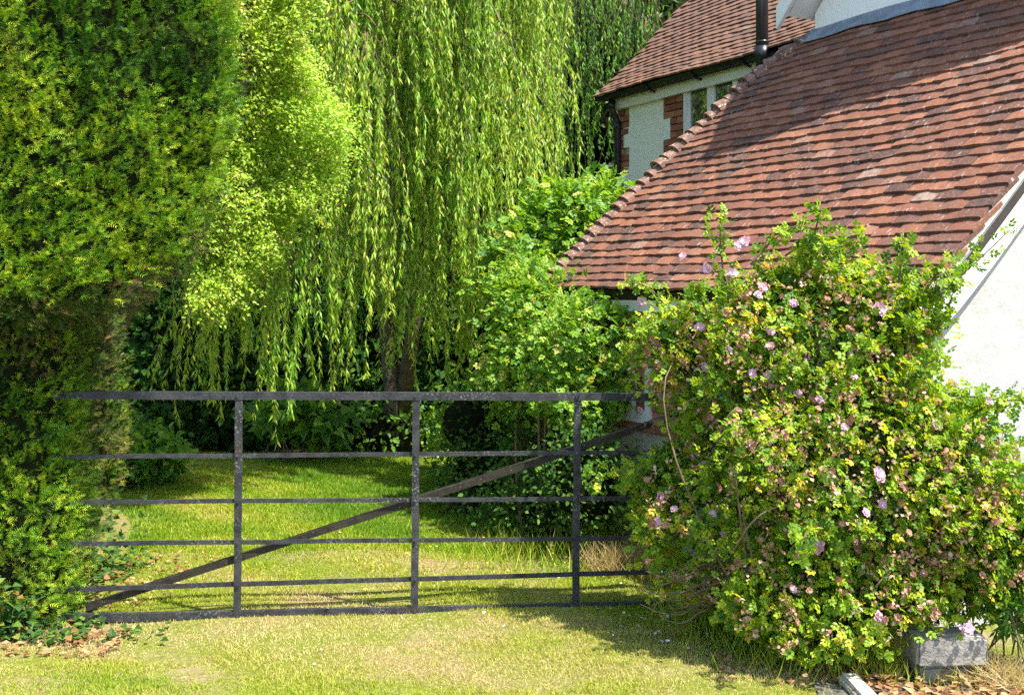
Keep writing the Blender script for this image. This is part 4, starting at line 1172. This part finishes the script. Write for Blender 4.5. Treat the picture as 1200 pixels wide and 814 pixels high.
b2 = block('concrete_block', '', 1.79, 2.01, 5.0, 5.18, -.02, .068, M['concrete'], .09)
tag(b2, 'darker concrete block partly buried beneath the pale upper block', 'block', 'concrete blocks under the rose')
ks = block('kerb_stone', '', 1.43, 1.52, 4.5, 4.98, -.03, .05, M['stone'], .03, .015)
tag(ks, 'pale kerb stone set in the grass at the lower right edge', 'kerb stone')
# path edging at the far end of the lawn
pth = sheet('path', -1.75, -.75, 11.75, 12.05, 12, 6, M['stone'], .02); pth['label'] = 'short strip of pale paving at the far edge of the lawn'

# ---------------------------------------------------------------- grass
nz1, nz2, nz3 = Noise(21, 1.1), Noise(22, .28), Noise(23, .09)
def lawn_mask(x, y):
    """where mown grass grows"""
    right = np.interp(y, [3.6, 5.0, 5.3, 5.9, 6.6, 7.4, 8.4, 10, 12.5], [1.36, 1.40, 1.75, 1.75, 1.35, .9, .35, -.3, -.7])
    left = np.interp(y, [3.6, 5.6, 5.8, 6.8, 8.5, 9.6, 12.5], [-4, -4, -2.35, -2.30, -2.85, -3.4, -3.9])
    return (x < right) & (x > left) & ((y < 12.2))
def dryness(x, y):
    Q = np.stack([x, y, np.zeros_like(x)], 1)
    d = .37 + .17 * nz1(Q) + .09 * nz2(Q)
    px = x / y * FPX + 600; py = HOR + EYE / y * FPX
    def blob(cx, cy, rx, ry, a): return a * np.exp(-((px - cx) / rx) ** 2 - ((py - cy) / ry) ** 2)
    def spot(cx, cy, rx, ry, a):
        c = at(cx, cy, 1.0); Y = EYE * FPX / (cy - HOR); X = (cx - 600) / FPX * Y
        return a * np.exp(-((x - X) / rx) ** 2 - ((y - Y) / ry) ** 2)
    d += np.where(y < 6.0, .10, 0) - np.clip((y - 6.1) / .5, 0, 1) * .09
    d += spot(300, 745, 1.1, .30, .34) + spot(90, 745, .45, .2, .45) + spot(560, 785, .8, .3, .25) + spot(180, 665, .5, .6, .28) + spot(620, 610, .3, .6, .22) + spot(900, 790, .5, .2, .2)
    d -= spot(120, 800, .5, .15, .18) + spot(700, 720, .7, .25, .12) + spot(350, 600, 1.5, 2.0, .10)
    return d
def grass(n, y0, y1, Tm, hmin, hmax, wd):
    x = rng.uniform(-3.9, 2.2, n * 2); y = y0 + (y1 - y0) * rng.random(n * 2)
    k = lawn_mask(x, y) & (np.abs(x) < .48 * y + .25); x, y = x[k][:n], y[k][:n]
    Q = np.stack([x, y, np.zeros_like(x)], 1)
    dr = dryness(x, y)
    thin = rng.random(len(x)) > np.clip((dr - .62) * 1.3, 0, .6); x, y, dr, Q = x[thin], y[thin], dr[thin], Q[thin]
    h = rng.uniform(hmin, hmax, len(x)) * (1 + .25 * nz3(Q)) * (1.1 - .3 * np.clip(dr, 0, 1))
    P = np.stack([x, y, gz(x, y) - .003], 1)
    lean = rdir(len(x)) * np.array([1, 1, .15]) * rng.uniform(.35, 1.0, (len(x), 1))
    d = norm(lean + np.array([0, 0, .85])); nn = norm(rdir(len(x)) * np.array([1, 1, .3]))
    r = np.clip(dr + rng.normal(size=len(x)) * .13, 0, 1)
    return P, d, nn, h, r, wd / h
GL_ = Leaves()
for args in ((140000, 4.3, 6.4, T_BLADE3, .011, .028, .0042), (50000, 6.4, 8.2, T_BLADE3, .012, .030, .0055), (130000, 7.5, 12.3, T_BLADE1, .02, .045, .009)):
    P_, d_, n_, h_, r_, w_ = grass(*args); GL_.add(args[3], P_, d_, n_, h_, r_, w_)
g = GL_.build('grass', M['grass']); tag(g, 'short mown grass with straw-coloured dry patches', 'grass', None, 'stuff')
# longer tufts
def tuft(lab, px, py, n, h, mat='grass', r=.35, spread=.07, cat='grass tuft', fan=.6):
    Y = EYE * FPX / (py - HOR); x0 = (px - 600) / FPX * Y
    P_ = np.stack([x0 + rng.normal(size=n) * spread, Y + rng.normal(size=n) * spread, np.zeros(n)], 1)
    d = norm(rdir(n) * np.array([1, 1, .1]) * fan + np.array([0, 0, 1])); L = Leaves()
    hh = rng.uniform(h * .5, h, n); L.add(T_BLADE3, P_, d, norm(rdir(n) * np.array([1, 1, .2])), hh, np.clip(r + rng.normal(size=n) * .15, 0, 1), .006 / hh)
    e = empty('grass_tuft', (x0, Y, 0), lab, cat); L.build('blades', M[mat], e, 'stuff'); return e
tuft('bleached straw tuft at the foot of the shrubs behind the gate', 722, 668, 420, .26, 'straw', .6, .10, fan=1.0)
tuft('tall green tuft behind the gate near its right upright', 700, 640, 300, .42, 'grass', .2, .09)
tuft('fine tall tuft under the left side of the rose bush', 835, 735, 420, .26, 'grass', .2, .13)
tuft('green tuft at the very bottom of the rose bush', 905, 770, 380, .20, 'grass', .25, .16)
tuft('tuft growing against the kerb stone', 1000, 778, 300, .16, 'grass', .45, .12)
tuft('collapsed straw plant at the bottom right corner', 1178, 800, 520, .24, 'straw', .75, .08, fan=2.2)
tuft('grassy tuft in front of the concrete block', 1050, 785, 300, .12, 'grass', .5, .14)
tuft('pale grass tuft beside the far bush on the lawn edge', 610, 655, 260, .22, 'grass', .35, .2)

# ---------------------------------------------------------------- ivy, litter, petals
iv = Leaves()
def ivy_patch(n, x0, x1, y0, y1, zs, size=.045):
    P_ = np.stack([rng.uniform(x0, x1, n), rng.uniform(y0, y1, n), np.abs(rng.normal(size=n)) * zs + .012], 1)
    iv.add(T_IVY, P_, norm(rdir(n) * np.array([1, 1, .3])), norm(rdir(n) * .5 + np.array([0, -.4, .8])), rng.uniform(size * .6, size * 1.2, n), np.clip(.5 + rng.normal(size=n) * .25, 0, 1))
ivy_patch(2200, -3.1, -2.35, 5.55, 6.0, .12); ivy_patch(700, -3.1, -2.1, 5.5, 5.95, .02); ivy_patch(500, -2.55, -2.25, 6.0, 7.2, .18); ivy_patch(60, -2.5, -1.7, 5.55, 5.8, .01)
ivo = iv.build('ivy', M['ivy']); tag(ivo, 'ivy creeping over the ground at the foot of the yew', 'ivy', None, 'stuff')
lt = Leaves()
def litter(n, x0, x1, y0, y1, size):
    P_ = np.stack([rng.uniform(x0, x1, n), rng.uniform(y0, y1, n), rng.uniform(.012, .03, n)], 1)
    lt.add(T_SIMPLE, P_, norm(rdir(n) * np.array([1, 1, .25])), norm(rdir(n) * .5 + np.array([0, 0, .9])), rng.uniform(size * .6, size * 1.3, n), rng.random(n))
litter(800, 1.45, 2.5, 4.55, 5.15, .05); litter(350, -2.9, -1.9, 5.3, 5.75, .04); litter(200, .9, 1.6, 4.9, 5.3, .035); litter(250, -.6, .6, 9.5, 11.5, .05); litter(300, -2.7, -1.9, 6.2, 7.4, .04)
lo_ = lt.build('leaf_litter', M['litter']); tag(lo_, 'brown fallen leaves scattered on the ground', 'leaf litter', None, 'stuff')
ps = Leaves(); n = 90
q = np.stack([rng.normal(.95, .28, n), rng.normal(5.75, .22, n), np.full(n, .03)], 1)
ps.add(T_SIMPLE, q, rdir(n) * np.array([1, 1, .2]), norm(rdir(n) * .4 + np.array([0, 0, 1])), rng.uniform(.014, .026, n), rng.random(n), 1.6)
n = 18; q = np.stack([rng.uniform(-1.5, 1.2, n), rng.uniform(4.9, 8.0, n), np.full(n, .04)], 1); q = q[lawn_mask(q[:, 0], q[:, 1])]; n = len(q)
ps.add(T_SIMPLE, q, rdir(n) * np.array([1, 1, .2]), norm(rdir(n) * .4 + np.array([0, 0, 1])), rng.uniform(.014, .022, n), rng.random(n), 1.6)
po = ps.build('fallen_petals', M['white_petal']); tag(po, 'pale fallen petals and daisies speckling the grass', 'petals', None, 'stuff')
yw = Leaves(); n = 40; q = np.stack([rng.normal(-.5, .5, n), rng.normal(7.1, .5, n), np.full(n, .045)], 1)
yw.add(T_SIMPLE, q, rdir(n) * np.array([1, 1, .2]), norm(rdir(n) * .4 + np.array([0, -.2, 1])), rng.uniform(.014, .022, n), rng.random(n), 1.5)
yo = yw.build('buttercups', M['yellow_petal']); tag(yo, 'tiny yellow flowers dotting the lawn behind the gate', 'flowers', None, 'stuff')
